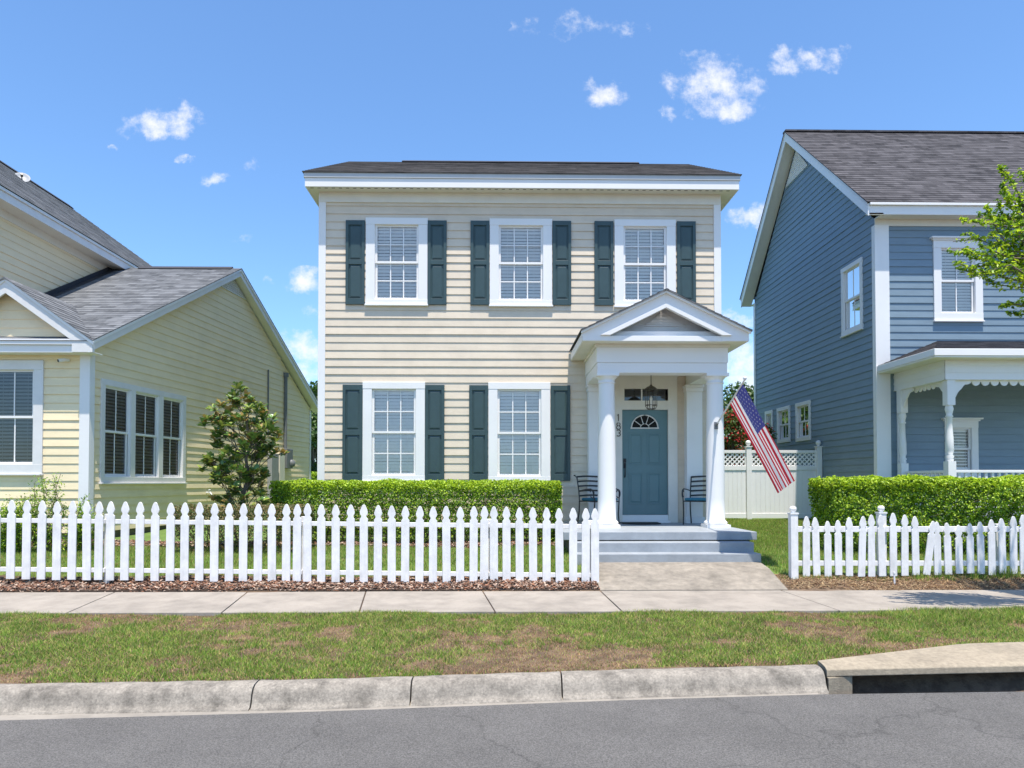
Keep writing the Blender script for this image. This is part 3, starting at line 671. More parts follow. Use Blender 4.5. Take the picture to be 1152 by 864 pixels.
# weeds
for i, (px, lab) in enumerate([(1035, 'low green weed at the foot of the leaning picket'), (1062, 'small green weed to the right of the leaning picket'), (1098, 'small dark weed between two weeds by the right fence'), (1131, 'largest tuft of weeds at the right end of the picket fence')]):
    Y = 9.78; p = at(px, 650, Y); z0 = float(g(p.x, Y)); hh = [.10, .10, .11, .17][i]
    t = thing('weed', lab, 'weed', (p.x, Y, z0), 'weeds along the right picket fence')
    n = 160; x = p.x + rng.normal(0, .07 if i < 3 else .11, n); y = Y + rng.normal(0, .05, n)
    blades('leaves', x, y, g(x, y), rng.uniform(.4, 1.1, n) * hh, rng.uniform(.008, .014, n), rng.integers(0, 3, n), [G['g1'], G['g3'], G['g2']], .6, t)
#@@PART2@@
X_, Y_, Z_ = Vector((1, 0, 0)), Vector((0, 1, 0)), Vector((0, 0, 1))
def FR(Y): return (Vector((0, Y, 0)), X_, Z_, -Y_)
def hole_of(u0, u1, z0, z1, cw, cb=None, ct=None):
    cb = cw if cb is None else cb; ct = cw if ct is None else ct
    return (u0 + cw - .004, u1 - cw + .004, z0 + cb - .004, z1 - ct + .004)
def window(parent, fr, u0, u1, z0, z1, cw, cols, nr, blind='blind', glass='glass', cb=None, ct=None, cm='white', pj=.04, sill=True, crown=False, label=None, split=.5, tilt=.058, lit=1.0):
    cb = cw if cb is None else cb; ct = cw if ct is None else ct
    mb = MB(); mb.fbox(fr, u0, u0 + cw, z0 + cb, z1 - ct, -.02, pj); mb.fbox(fr, u1 - cw, u1, z0 + cb, z1 - ct, -.02, pj)
    mb.fbox(fr, u0 - .003, u1 + .003, z1 - ct, z1, -.02, pj + .004); mb.fbox(fr, u0 - .003, u1 + .003, z0, z0 + cb, -.02, pj + .003)
    if crown:
        mb.fbox(fr, u0 - .03, u1 + .03, z1, z1 + .035, -.01, pj + .03); mb.fbox(fr, u0 - .07, u1 + .07, z1 + .035, z1 + .07, -.01, pj + .07)
    w_ = mb.build('window', M[cm], parent, bevel=.004)
    if label: w_['label'] = label
    a0, a1, b0, b1 = u0 + cw, u1 - cw, z0 + cb, z1 - ct
    if sill:
        mb = MB(); mb.fbox(fr, u0 - .015, u1 + .015, z0 - .03, z0 - .001, -.01, pj + .03); mb.build('sill', M[cm], w_, bevel=.004)
    s = .042; zm = b0 + (b1 - b0) * split
    mb = MB()
    for (c0, c1, nn) in ((zm - .018, b1, -.012), (b0, zm + .012, -.034)):
        mb.fbox(fr, a0, a0 + s, c0, c1, nn - .026, nn + .006); mb.fbox(fr, a1 - s, a1, c0, c1, nn - .026, nn + .006)
        mb.fbox(fr, a0 + s, a1 - s, c1 - s * .8, c1, nn - .025, nn + .005); mb.fbox(fr, a0 + s, a1 - s, c0, c0 + s, nn - .025, nn + .005)
    mb.build('sash', M['white'], w_)
    mb = MB(); mw = .011
    for (c0, c1, nn) in ((zm + .012, b1 - s, -.012), (b0 + s, zm - .018, -.034)):
        for i in range(1, cols):
            u = a0 + s + (a1 - a0 - 2 * s) * i / cols; mb.fbox(fr, u - mw, u + mw, c0, c1, nn - .016, nn - .006)
        for j in range(1, nr):
            z = c0 + (c1 - c0) * j / nr; mb.fbox(fr, a0 + s, a1 - s, z - mw, z + mw, nn - .015, nn - .005)
    if cols > 1 or nr > 1: mb.build('muntins', M['white'], w_)
    mb = MB(); o, u, v, n = fr
    for (c0, c1, nn) in ((zm, b1 - .01, -.024), (b0 + .01, zm, -.046)):
        mb.face([o + u * (a0 + .01) + v * c0 + n * nn, o + u * (a1 - .01) + v * c0 + n * nn, o + u * (a1 - .01) + v * c1 + n * nn, o + u * (a0 + .01) + v * c1 + n * nn])
    mb.build('glass', M[glass], w_)
    if blind:
        mb = MB(); z = b0 + .05; hl = .034
        while z < b1 - .03:
            q = tilt * random.uniform(.93, 1.07) / 2
            P = [o + u * (a0 + .02) + v * (z - q) + n * -.051, o + u * (a1 - .02) + v * (z - q) + n * -.051, o + u * (a1 - .02) + v * (z + q) + n * -.068, o + u * (a0 + .02) + v * (z + q) + n * -.068]
            mb.prism(P, v * .003); z += .064
        mb.fbox(fr, a0 + .02, a1 - .02, b1 - .07, b1 - .02, -.095, -.05); mb.fbox(fr, a0 + .02, a1 - .02, b0 + .015, b0 + .04, -.09, -.05)
        for uu in (.2, .8):
            ua = a0 + (a1 - a0) * uu; mb.fbox(fr, ua - .003, ua + .003, b0 + .03, b1 - .05, -.0495, -.0488)
        mb.build('blind', M[blind], w_)
    mb = MB(); D = .45
    P = lambda a, b, c: o + u * a + v * b + n * c
    e0, e1, f0, f1 = a0 - .01, a1 + .01, b0 - .01, b1 + .01
    mb.face([P(e0, f0, -D), P(e1, f0, -D), P(e1, f1, -D), P(e0, f1, -D)])
    mb.face([P(e0, f0, -.021), P(e1, f0, -.021), P(e1, f0, -D), P(e0, f0, -D)]); mb.face([P(e0, f1, -.021), P(e1, f1, -.021), P(e1, f1, -D), P(e0, f1, -D)])
    mb.face([P(e0, f0, -.021), P(e0, f1, -.021), P(e0, f1, -D), P(e0, f0, -D)]); mb.face([P(e1, f0, -.021), P(e1, f1, -.021), P(e1, f1, -D), P(e1, f0, -D)])
    mb.build('room_recess', M['interior'], w_)
    return w_
def shutter(parent, fr, u0, u1, z0, z1):
    H = z1 - z0; s = .058; mb = MB(); o, u, v, n = fr
    mb.fbox(fr, u0 + s, u1 - s, z0 + .03, z1 - .03, .012, .024)
    mb.fbox(fr, u0, u0 + s, z0, z1, .012, .048); mb.fbox(fr, u1 - s, u1, z0, z1, .012, .048)
    q = [(0, .07), (.475, .53), (.945, 1)]
    for a, b in q: mb.fbox(fr, u0 + s, u1 - s, z0 + H * a, z0 + H * b, .013, .046)
    for a, b in ((.07, .475), (.53, .945)):
        A0, A1, B0, B1 = u0 + s + .016, u1 - s - .016, z0 + H * a + .012, z0 + H * b - .012; d = .030
        P = lambda a_, b_, c_: o + u * a_ + v * b_ + n * c_
        lo = [P(A0, B0, .0245), P(A1, B0, .0245), P(A1, B1, .0245), P(A0, B1, .0245)]; hi = [P(A0 + d, B0 + d, .036), P(A1 - d, B0 + d, .036), P(A1 - d, B1 - d, .036), P(A0 + d, B1 - d, .036)]
        mb.add(lo + hi, [(4, 5, 6, 7), (0, 1, 5, 4), (1, 2, 6, 5), (2, 3, 7, 6), (3, 0, 4, 7)])
    return mb.build('shutter', M['shutter'], parent, bevel=.003)

# ================================================================== BEIGE HOUSE
W = 13.7; fr = FR(W)
hx0, hx1 = at(360, 400, W).x, at(809.5, 400, W).x
ztop = at(580, 219, W).z
t = H1 = thing('house', 'two storey beige clapboard house with dark teal shutters and a white columned entry porch', 'house', ((hx0 + hx1) / 2, W + 4, .2))
def rect(x0, y0, x1, y1, Y=W): a = at(x0, y0, Y); b = at(x1, y1, Y); return a.x, b.x, b.z, a.z
wins = [(412, 245.5, 481, 343), (551, 246.5, 621, 344), (691, 247.5, 760, 345), (408.5, 430, 478, 541), (549.5, 430.5, 619, 542)]
wr = [rect(*q) for q in wins]; cw = .175
holes = [hole_of(*q, cw, .10, .13) for q in wr]
# door opening etc
D0 = rect(699.5, 461, 751.5, 579); C0 = rect(691, 424, 762, 588)
TR = rect(702, 437.5, 751, 451)
holes.append((C0[0] + .05, C0[1] - .05, .40, C0[3] - .05))
mb = MB(); rows(mb, fr, [(hx0, .33), (hx1, .33), (hx1, ztop + .05), (hx0, ztop + .05)], .1555, .015, holes, jitter=.25)
mb.build('front_wall', M['beige'], H1)
DEP = 9.0
for sx, nx in ((hx0, -1), (hx1, 1)):
    mb = MB(); rows(mb, (Vector((sx, 0, 0)), Y_, Z_, X_ * nx), [(W, .33), (W + DEP, .33), (W + DEP, ztop + .05), (W, ztop + .05)], .1555, .015); mb.build('side_wall', M['beige'], H1)
mb = MB(); mb.face([(hx0, W + DEP, .2), (hx1, W + DEP, .2), (hx1, W + DEP, ztop), (hx0, W + DEP, ztop)]); mb.build('rear_wall', M['beige'], H1)
mb = MB(); mb.box(hx0 + .02, hx1 - .02, W + .02, W + DEP - .02, -.1, .36); mb.build('foundation', M['found'], H1)
for sx, s in ((hx0, -1), (hx1, 1)):
    a, b = sorted((sx + s * .032, sx - s * .105)); mb = MB(); mb.box(a, b, W - .032, W + .0, .33, ztop); c, d = sorted((sx + s * .032, sx + s * .0)); mb.box(c, d, W + .0015, W + .11, .33, ztop); mb.build('corner_board', M['white'], H1, bevel=.003)
# eave geometry
EY = W - .33; ez_t = at(580, 195.0, EY).z; ez_m = at(580, 201, EY).z; ez_b = at(580, 211, EY + .03).z
e0, e1 = at(341.5, 200, EY).x, at(833, 200, EY).x
mb = MB(); mb.box(hx0 - .012, hx1 + .012, W - .04, W - .002, at(580, 229.5, W).z, ez_b + .001); mb.build('frieze', M['cream'], H1, bevel=.003)
mb = MB(); mb.box(e0 + .04, e1 - .04, EY + .04, W + DEP + .3, ez_b, ez_b + .03)
for i in range(60):
    x = e0 + .1 + (e1 - e0 - .2) * i / 60; mb.box(x, x + .06, EY + .10, EY + .125, ez_b - .002, ez_b + .001, 1)
mb.build('soffit', [M['cream'], M['bronze']], H1)
mb = MB(); mb.box(e0 + .02, e1 - .02, EY + .02, EY + .045, ez_b - .01, ez_m - .001)
mb.box(e0 + .02, e0 + .04, EY + .046, W + DEP + .3, ez_b - .01, ez_m - .001); mb.box(e1 - .04, e1 - .02, EY + .046, W + DEP + .3, ez_b - .01, ez_m - .001)
mb.build('fascia', M['white'], H1, bevel=.002)
mb = MB(); mb.box(e0, e1, EY, EY + .06, ez_m, ez_t - .012); mb.box(e0, e0 + .05, EY + .061, W + DEP + .33, ez_m, ez_t - .012); mb.box(e1 - .05, e1, EY + .061, W + DEP + .33, ez_m, ez_t - .012)
mb.build('drip_edge', M['greytrim'], H1, bevel=.003)
RY1 = 15.6; rz = at(580, 183.5, RY1).z; r0, r1 = at(392, 183, RY1).x, at(775, 184, RY1).x
def roofplane(parent, pts, mats, lap=.008, expo=.14, uu=None):
    """pts: first two = eave edge; planar convex polygon"""
    pts = [Vector(p) for p in pts]; o = pts[0]; n = (pts[1] - pts[0]).cross(pts[2] - pts[0]).normalized(); u = (pts[1] - pts[0]).normalized() if uu is None else Vector(uu)
    if n.z < 0: n = -n
    v = n.cross(u); v = v if v.z > 0 else -v
    poly = [((p - o).dot(u), (p - o).dot(v)) for p in pts]
    mb = MB(); rows(mb, (o, u, v, n), poly, expo, lap, jitter=.1); return mb
def joinmb(*ms):
    r_ = MB()
    for m in ms:
        k = len(r_.v); r_.v += m.v; r_.f += [tuple(i + k for i in f) for f in m.f]; r_.m += m.m; r_.uv += m.uv; r_.sm += m.sm
    return r_
g0, g1 = e0 - .02, e1 + .02; GYf = EY - .02; GYb = W + DEP + .35
rf = joinmb(roofplane(H1, [(g0, GYf, ez_t), (g1, GYf, ez_t), (r1, RY1, rz), (r0, RY1, rz)], None),
            roofplane(H1, [(g0, GYb, ez_t), (g0, GYf, ez_t), (r0, RY1, rz)], None), roofplane(H1, [(g1, GYf, ez_t), (g1, GYb, ez_t), (r1, RY1, rz)], None),
            roofplane(H1, [(g1, GYb, ez_t), (g0, GYb, ez_t), (r0, RY1, rz), (r1, RY1, rz)], None))
rf.box(g0, g1, GYf, GYf + .05, ez_t - .012, ez_t + .004)
roof = rf.build('roof', M['roofd'], H1)
v0, v1 = at(453, 182, RY1).x, at(718, 184, RY1).x
mb = MB(); mb.prism([(v0, RY1 - .14, rz - .035), (v0, RY1, rz + .045), (v0, RY1 + .14, rz - .02), (v0, RY1 + .1, rz - .08), (v0, RY1 - .1, rz - .08)], (v1 - v0, 0, 0)); mb.build('ridge_vent', M['vent'], roof)
for i, q in enumerate(wr):
    window(H1, fr, *q, cw, 3, 2, cb=.10, ct=.13)
for i, (a, b) in enumerate([(389.5, 410.5), (481.5, 502.5), (529.5, 550.5), (621.5, 642.5), (668.5, 690), (761, 782.5)]): shutter(H1, fr, *rect(a, 248.5 + i * .25, b, 343 + i * .25))
for i, (a, b) in enumerate([(386, 408), (478.5, 500), (528, 549), (619.5, 641.5)]): shutter(H1, fr, *rect(a, 433 + i * .25, b, 541))

# --- porch
FZ = .43
CY = 12.2; cxl, cxr = at(682.5, 500, CY).x, at(804.5, 500, CY).x
sl0, sl1 = at(634, 600, 11.1).x, at(851, 600, 11.1).x; st1 = at(848, 610, 10.8).x
porch = MB(); porch.box(sl0, sl1, 11.08, W - .02, FZ - .125, FZ); porch.build('porch_floor', M['slab'], H1, bevel=.006)
mb = MB(); mb.box(sl0 + .1, sl1 - .1, 11.12, W - .02, -.15, FZ - .126); mb.build('porch_base', M['found'], H1)
mb = MB(); mb.box(sl0 + .12, st1, 10.79, 11.115, -.1, FZ - .142); mb.box(sl0 + .12, st1 + .0, 10.49, 10.789, -.1, FZ - .284)
st = mb.build('steps', M['slab'], H1, bevel=.007)
zc = at(682, 419.5, 12.05).z
def column(cx, cy):
    mb = MB(); mb.lathe((cx, cy, 0), [(.172, FZ + .115), (.158, FZ + .14), (.155, FZ + .5), (.153, FZ + 1.2), (.146, FZ + 1.7), (.136, zc - .19), (.136, zc - .17)], 40)
    c = mb.build('column', M['white'], H1)
    mb = MB(); mb.lathe((cx, cy, 0), [(.136, zc - .17), (.150, zc - .165), (.150, zc - .145), (.140, zc - .14), (.142, zc - .10), (.165, zc - .075), (.178, zc - .055), (.178, zc - .05)], 40); mb.box(cx - .19, cx + .19, cy - .19, cy + .19, zc - .05, zc + .0); mb.build('capital', M['white'], c)
    mb = MB(); mb.box(cx - .2, cx + .2, cy - .2, cy + .2, FZ, FZ + .055); mb.lathe((cx, cy, 0), [(.185, FZ + .055), (.197, FZ + .07), (.197, FZ + .09), (.185, FZ + .105), (.172, FZ + .115)], 40); mb.build('base', M['white'], c)
column(cxl, CY); column(cxr, CY)
for cx in (cxl, cxr):
    mb = MB(); mb.box(cx - .15, cx + .15, W - .22, W - .016, FZ + .12, zc - .13); p_ = mb.build('pilaster', M['white'], H1, bevel=.006)
    mb = MB(); mb.box(cx - .18, cx + .18, W - .25, W - .016, zc - .05, zc); mb.box(cx - .165, cx + .165, W - .235, W - .016, zc - .13, zc - .051); mb.build('capital', M['white'], p_, bevel=.005)
    mb = MB(); mb.box(cx - .18, cx + .18, W - .25, W - .016, FZ, FZ + .119); mb.build('base', M['white'], p_, bevel=.005)
# entablature
BY = 12.04; b0, b1 = at(672, 400, BY).x, at(818, 400, BY).x; zb1 = at(740, 408, BY).z; zb2 = at(740, 391, BY).z
mb = MB(); BD = .30
mb.box(b0, b1, BY, BY + BD, zc + .002, zb1 - .002); mb.box(b0 - .012, b1 + .012, BY - .014, BY + BD, zb1, zb2)
mb.box(b0, b0 + .28, BY + BD + .001, W - .016, zc + .002, zb1 - .002); mb.box(b1 - .28, b1, BY + BD + .001, W - .016, zc + .002, zb1 - .002)
mb.box(b0 - .012, b0 + .28, BY + BD + .001, W - .016, zb1, zb2); mb.box(b1 - .28, b1 + .012, BY + BD + .001, W - .016, zb1, zb2)
mb.build('porch_beam', M['white'], H1, bevel=.004)
mb = MB(); mb.box(b0 + .281, b1 - .281, BY + BD + .002, W - .016, zb1 + .02, zb1 + .05); mb.build('porch_ceiling', M['cream'], H1)
PY = 11.75; q0, q1 = at(655, 382, PY).x, at(842.5, 382, PY).x; qc = (q0 + q1) / 2; zs_ = at(740, 383.5, PY).z; zf = at(740, 371, PY).z; zap = at(749, 326.5, PY).z
mb = MB(); mb.box(q0 + .01, q1 - .01, PY + .02, W - .016, zs_ + .001, zs_ + .03); mb.box(b0 - .04, b1 + .04, PY + .26, W - .016, zb2 + .001, zs_ - .0); mb.build('porch_soffit', M['cream'], H1, bevel=.003)
# horizontal cornice with two steps
mb = MB(); mb.box(q0 + .0, q1 - .0, PY, PY + .035, zs_ - .004, zs_ + .085); mb.box(q0 + .42, q1 - .42, PY + .11, PY + .29, zs_ + .0865, zf); mb.box(q0 + .3, q1 - .3, PY + .036, PY + .29, zs_ + .07, zs_ + .0855); 
mb.build('cornice', M['white'], H1, bevel=.004)
tipz = at(655, 373, PY).z
rk = .20  # vertical depth of raking board
for s in (-1, 1):
    xe = q0 if s < 0 else q1
    mb = MB(); mb.prism([(xe, PY - .012, zs_ - .002), (xe, PY - .012, tipz - .02), (qc, PY - .012, zap - .05), (qc, PY - .012, zap - .05 - rk * 1.25), (xe - s * .46, PY - .012, zs_ + .087), (xe - s * .46, PY - .012, zs_ - .002)], (0, .045, 0)); mb.build('rake_board', M['white'], H1, bevel=.004)
    mb = MB(); mb.prism([(xe + s * .02, PY - .075, tipz - .035), (xe + s * .02, PY - .075, tipz + .012), (qc, PY - .075, zap - .005), (qc, PY - .075, zap - .055)], (0, .0625, 0)); mb.build('rake_trim', M['white'], H1, bevel=.003)
    mb = MB(); mb.prism([(xe - s * .30, PY - .052, zs_ + .088), (xe - s * .46, PY - .052, zs_ + .088), (qc, PY - .052, zap - .05 - rk * 1.25 - .0), (qc, PY - .052, zap - .05 - rk * .93)], (0, .039, 0)); mb.build('rake_bead', M['white'], H1, bevel=.003)
    mb = MB(); a, b = sorted((xe, xe - s * .025)); mb.box(a, b, PY + .036, W - .016, zs_ - .004, tipz - .01); mb.build('porch_fascia', M['white'], H1, bevel=.003)
ty0 = PY + .30
mb = MB(); rows(mb, (Vector((0, ty0, 0)), X_, Z_, -Y_), [(q0 + .3, zs_ + .03), (q1 - .3, zs_ + .03), (qc, zap - .1)], .155, .012); mb.build('tympanum', M['trimgrey'], H1)
vz = at(750, 367.5, ty0).z; va = at(750, 354.5, ty0).z; v0, v1 = at(727, 367, ty0).x, at(769, 367, ty0).x
mb = MB(); mb.prism([(v0 - .03, ty0 - .03, vz), (v1 + .03, ty0 - .03, vz), (qc, ty0 - .03, va + .05)], (0, .03, 0)); 
for i in range(3): 
    k = i / 3.5; z = vz + .03 + k * (va - vz); ww = (1 - k) * (v1 - v0) / 2 - .05; mb.box(qc - ww, qc + ww, ty0 - .045, ty0 - .031, z, z + .02)
mb.build('gable_vent', M['trimgrey'], H1)
pr = joinmb(roofplane(H1, [(q0 - .03, W - .02, tipz + .01), (q0 - .03, PY - .10, tipz + .01), (qc, PY - .10, zap), (qc, W - .02, zap)], None), roofplane(H1, [(q1 + .03, PY - .10, tipz + .01), (q1 + .03, W - .02, tipz + .01), (qc, W - .02, zap), (qc, PY - .10, zap)], None))
pr.prism([(q0 - .03, PY - .10, tipz + .01), (qc, PY - .10, zap), (q1 + .03, PY - .10, tipz + .01), (q1 + .03, PY - .10, tipz - .006), (qc, PY - .10, zap - .02), (q0 - .03, PY - .10, tipz - .006)], (0, .05, 0))
pr.build('porch_roof', M['roofg'], H1)
# door, casing, transom
mb = MB(); o_ = C0; D1 = D0
mb.fbox(fr, C0[0], D0[0], FZ, C0[3], -.06, .045); mb.fbox(fr, D0[1], C0[1], FZ, C0[3], -.06, .045)
mb.fbox(fr, D0[0], D0[1], TR[3], C0[3], -.05, .044); mb.fbox(fr, D0[0], D0[1], D0[3], TR[2], -.05, .043); mb.fbox(fr, D0[0], TR[0], TR[2], TR[3], -.05, .043); mb.fbox(fr, TR[1], D0[1], TR[2], TR[3], -.05, .043)
mb.fbox(fr, C0[0] - .02, C0[1] + .02, C0[3], C0[3] + .03, -.01, .06)
mb.build('door_casing', M['cream'], H1, bevel=.004)
mb = MB(); mb.fbox(fr, TR[0], TR[1], TR[2], TR[3], -.2, -.19, 1); um = (TR[0] + TR[1]) / 2 - .08
for u in (um,): mb.fbox(fr, u - .012, u + .012, TR[2], TR[3], -.01, .012)
tr_ = mb.build('transom_window', [M['white'], M['interior']], H1)
mb = MB(); mb.face([(TR[0], W + .02, TR[2]), (TR[1], W + .02, TR[2]), (TR[1], W + .02, TR[3]), (TR[0], W + .02, TR[3])]); mb.build('glass', M['glassd'], tr_)
mb = MB(); mb.fbox(fr, D0[0], D0[1], FZ, D0[2] - .004, -.09, .02); mb.fbox(fr, D0[0] - .03, D0[1] + .03, FZ, FZ + .04, .046, .10); mb.build('threshold', M['white'], H1, bevel=.004)
mb = MB(); d0, d1, dz0, dz1 = D0; dw = d1 - d0; dh = dz1 - dz0; n0, n1 = -.05, -.012
mb.fbox(fr, d0 + .004, d1 - .004, dz0, dz1 - .003, n0, n1)
def panel(mb, a0, a1, b0_, b1_):
    o, u, v, n = fr; P = lambda a, b, c: o + u * a + v * b + n * c
    w_ = .022
    for (p, q, r_, s_) in ((a0, a1, b1_ - w_, b1_), (a0, a1, b0_, b0_ + w_), (a0, a0 + w_, b0_ + w_, b1_ - w_), (a1 - w_, a1, b0_ + w_, b1_ - w_)): mb.fbox(fr, p, q, r_, s_, n1 - .01, n1 + .009)
    A0, A1, B0, B1 = a0 + .035, a1 - .035, b0_ + .035, b1_ - .035; d = .02
    lo = [P(A0, B0, n1), P(A1, B0, n1), P(A1, B1, n1), P(A0, B1, n1)]; hi = [P(A0 + d, B0 + d, n1 + .009), P(A1 - d, B0 + d, n1 + .009), P(A1 - d, B1 - d, n1 + .009), P(A0 + d, B1 - d, n1 + .009)]
    mb.add(lo + hi, [(4, 5, 6, 7), (0, 1, 5, 4), (1, 2, 6, 5), (2, 3, 7, 6), (3, 0, 4, 7)])
for a, b in ((.15, .45), (.55, .85)):
    panel(mb, d0 + dw * a, d0 + dw * b, dz0 + dh * .475, dz0 + dh * .78); panel(mb, d0 + dw * a, d0 + dw * b, dz0 + dh * .10, dz0 + dh * .40)
door = mb.build('front_door', M['door'], H1, bevel=.003)
fc = Vector(((d0 + d1) / 2, W - n1, dz0 + dh * .825)); fr_ = dw * .29
mb = MB(); arc = [fc + Vector((fr_ * math.cos(a), -.006, fr_ * .98 * math.sin(a))) for a in np.linspace(0, math.pi, 20)]
mb.prism(arc, (0, .005, 0)); mb.build('fanlight', M['dark'], door)
mb = MB(); arc = [fc + Vector((fr_ * math.cos(a), -.010, fr_ * .98 * math.sin(a))) for a in np.linspace(0, math.pi, 20)]
mb.tube(arc, .014, 6); mb.tube([fc + Vector((-fr_ - .02, -.01, 0)), fc + Vector((fr_ + .02, -.01, 0))], .014, 6)
ar2 = [fc + Vector((fr_ * .33 * math.cos(a), -.010, fr_ * .33 * math.sin(a))) for a in np.linspace(0, math.pi, 12)]; mb.tube(ar2, .008, 6)
for a in (36, 72, 108, 144): mb.tube([fc + Vector((fr_ * .33 * math.cos(R(a)), -.01, fr_ * .33 * math.sin(R(a)))), fc + Vector((fr_ * math.cos(R(a)), -.01, fr_ * math.sin(R(a))))], .008, 6)
mb.build('fanlight_frame', M['trimgrey'], door)
hz = at(703, 528, W).z; hx = d0 + .055
mb = MB(); mb.box(hx - .028, hx + .028, W - n1 - .012, W - n1 - .0, hz + .13, hz + .21); mb.lathe((hx, W - n1 - .02, hz + .17), [(.02, -.012), (.02, .012)], 12)
mb.tube([(hx, W - n1 - .005, hz + .10), (hx, W - n1 - .05, hz + .08), (hx, W - n1 - .055, hz - .02), (hx, W - n1 - .05, hz - .12), (hx, W - n1 - .005, hz - .15)], .011, 8); mb.box(hx - .024, hx + .024, W - n1 - .01, W - n1 - .0, hz + .02, hz + .125); mb.build('handle', M['black'], door)
# house number 1 8 3, stacked
nx = at(695.3, 478, W).x
def digit(ch, cx, cz, h):
    w_ = h * .30; yy = W - .052; mb = MB(); P = lambda a, b: (cx + a, yy, cz + b)
    if ch == '1': mb.tube([P(-w_ * .5, h * .32), P(0, h * .5), P(0, -h * .5)], .0085, 6)
    if ch == '8':
        for c_, r_ in ((.26, .23), (-.24, .27)): mb.tube([P(w_ * (1.0 if r_ > .25 else .85) * math.cos(a), h * c_ + h * r_ * math.sin(a)) for a in np.linspace(0, 2 * math.pi, 17)], .0085, 6)
    if ch == '3':
        for c_, r_, a0, a1 in ((.25, .25, 150, -90), (-.25, .25, 90, -150)): mb.tube([P(w_ * math.cos(a), h * c_ + h * r_ * math.sin(a)) for a in np.linspace(R(a0), R(a1), 14)], .0085, 6)
    mb.build('house_number', M['bronze'], H1)
digit('1', nx, at(0, 469, W).z, .135); digit('8', nx, at(0, 478.5, W).z, .125); digit('3', nx, at(0, 486.5, W).z, .12)

# ================================================================== YELLOW HOUSE
th = R(7); WD = Vector((math.sin(th), math.cos(th), 0)); WN = Vector((math.cos(th), -math.sin(th), 0))
YO = Vector((-7.39, 12.9, 0)); L = 10.3; LR = 5.15
H2 = thing('house', 'pale yellow clapboard house with grey shingled roof at the left edge', 'house', (-9.5, 17, .2))
yze = at(107, 384, 12.6).z; yzr = at(283, 302.5, YO.y + LR * math.cos(th)).z
oh = .22
fs = (YO, WD, Z_, WN)
def sidepx(px, py): p = hit(px, py, YO, WN); return (p - YO).dot(WD), p.z
slope = (yzr - yze) / (LR + .3)
def sw(x0, y0, x1, y1): a = sidepx(x0, y0); b = sidepx(x1, y1); return a[0], b[0]
s0 = sidepx(112.5, 428); s1 = sidepx(208, 444); s2 = sidepx(112.5, 543.5); s3 = sidepx(208, 542.5)
WZ1 = (s0[1] + s1[1]) / 2; WZ0 = (s2[1] + s3[1]) / 2
ua, ub = s0[0], s1[0]; uw = (ub - ua)
cws = .13
trip = [(ua + uw * i / 3, ua + uw * (i + 1) / 3) for i in range(3)]
hs = [(ua + .1, ub - .1, WZ0 + .09, WZ1 - .09)]
mb = MB(); zwall = yze - .17
rows(mb, fs, [(0, .3), (L, .3), (L, zwall + .05), (LR, yzr - .22), (0, zwall + .05)], .1555, .015, hs, jitter=.25)
mb.build('side_wall', M['yellow'], H2)
mb = MB(); mb.fbox(fs, ua, ub, WZ1 - .11, WZ1, -.02, .04); mb.fbox(fs, ua, ub, WZ0, WZ0 + .11, -.02, .04)
for i in range(4):
    c = ua + uw * i / 3; c0 = c - .075 if 0 < i < 3 else (c if i == 0 else c - .11); mb.fbox(fs, c0, c0 + (.15 if 0 < i < 3 else .11), WZ0 + .11, WZ1 - .11, -.02, .038)
mb.fbox(fs, ua - .02, ub + .02, WZ0 - .03, WZ0 - .001, -.01, .07)
wc = mb.build('triple_window_casing', M['trimgrey'], H2, bevel=.004)
for i in range(3):
    c0 = ua + uw * i / 3 + (.11 if i == 0 else .075); c1 = ua + uw * (i + 1) / 3 - (.11 if i == 2 else .075)
    window(H2, fs, c0 - .004, c1 + .004, WZ0 + .106, WZ1 - .106, .02, 2, 1, blind='blindgrey', tilt=.036, glass='glassd', pj=.02, sill=False)
# front wall
ff = FR(12.9); yf = rect(-18, 405.5, 48.5, 533, 12.9)
mb = MB(); rows(mb, ff, [(-12.4, .3), (-7.39, .3), (-7.39, zwall + .05), (-12.4, zwall + .05)], .1555, .015, [hole_of(*yf, .17)], jitter=.25)
mb.build('front_wall', M['yellow'], H2)
window(H2, ff, *yf, .17, 2, 1, blind='blindgrey', glass='glassd', tilt=.034, cm='trimgrey')
cbx = at(90.5, 450, 12.9).x; 
mb = MB(); mb.box(cbx, -7.39 + .03, 12.868, 12.9, .3, zwall); mb.fbox(fs, .0, .11, .3, zwall, .002, .032); mb.build('corner_board', M['white'], H2, bevel=.003)
mb = MB(); mb.fbox(fs, L - .11, L, .3, zwall, .0, .032); mb.build('corner_board', M['trimgrey'], H2, bevel=.003)
mb = MB(); mb.prism([(-12.3, 12.92, -.2), (-7.42, 12.92, -.2), YO + WD * L + Vector((-.03, 0, -.2)), (-12.3, 23, -.2)], (0, 0, .52)); mb.build('foundation', M['found'], H2)
mb = MB(); mb.face([YO + WD * L + Z_ * .2, (-12.4, 23.1, .2), (-12.4, 23.1, 4), YO + WD * L + Z_ * 3.9]); mb.build('rear_wall', M['yellow'], H2)
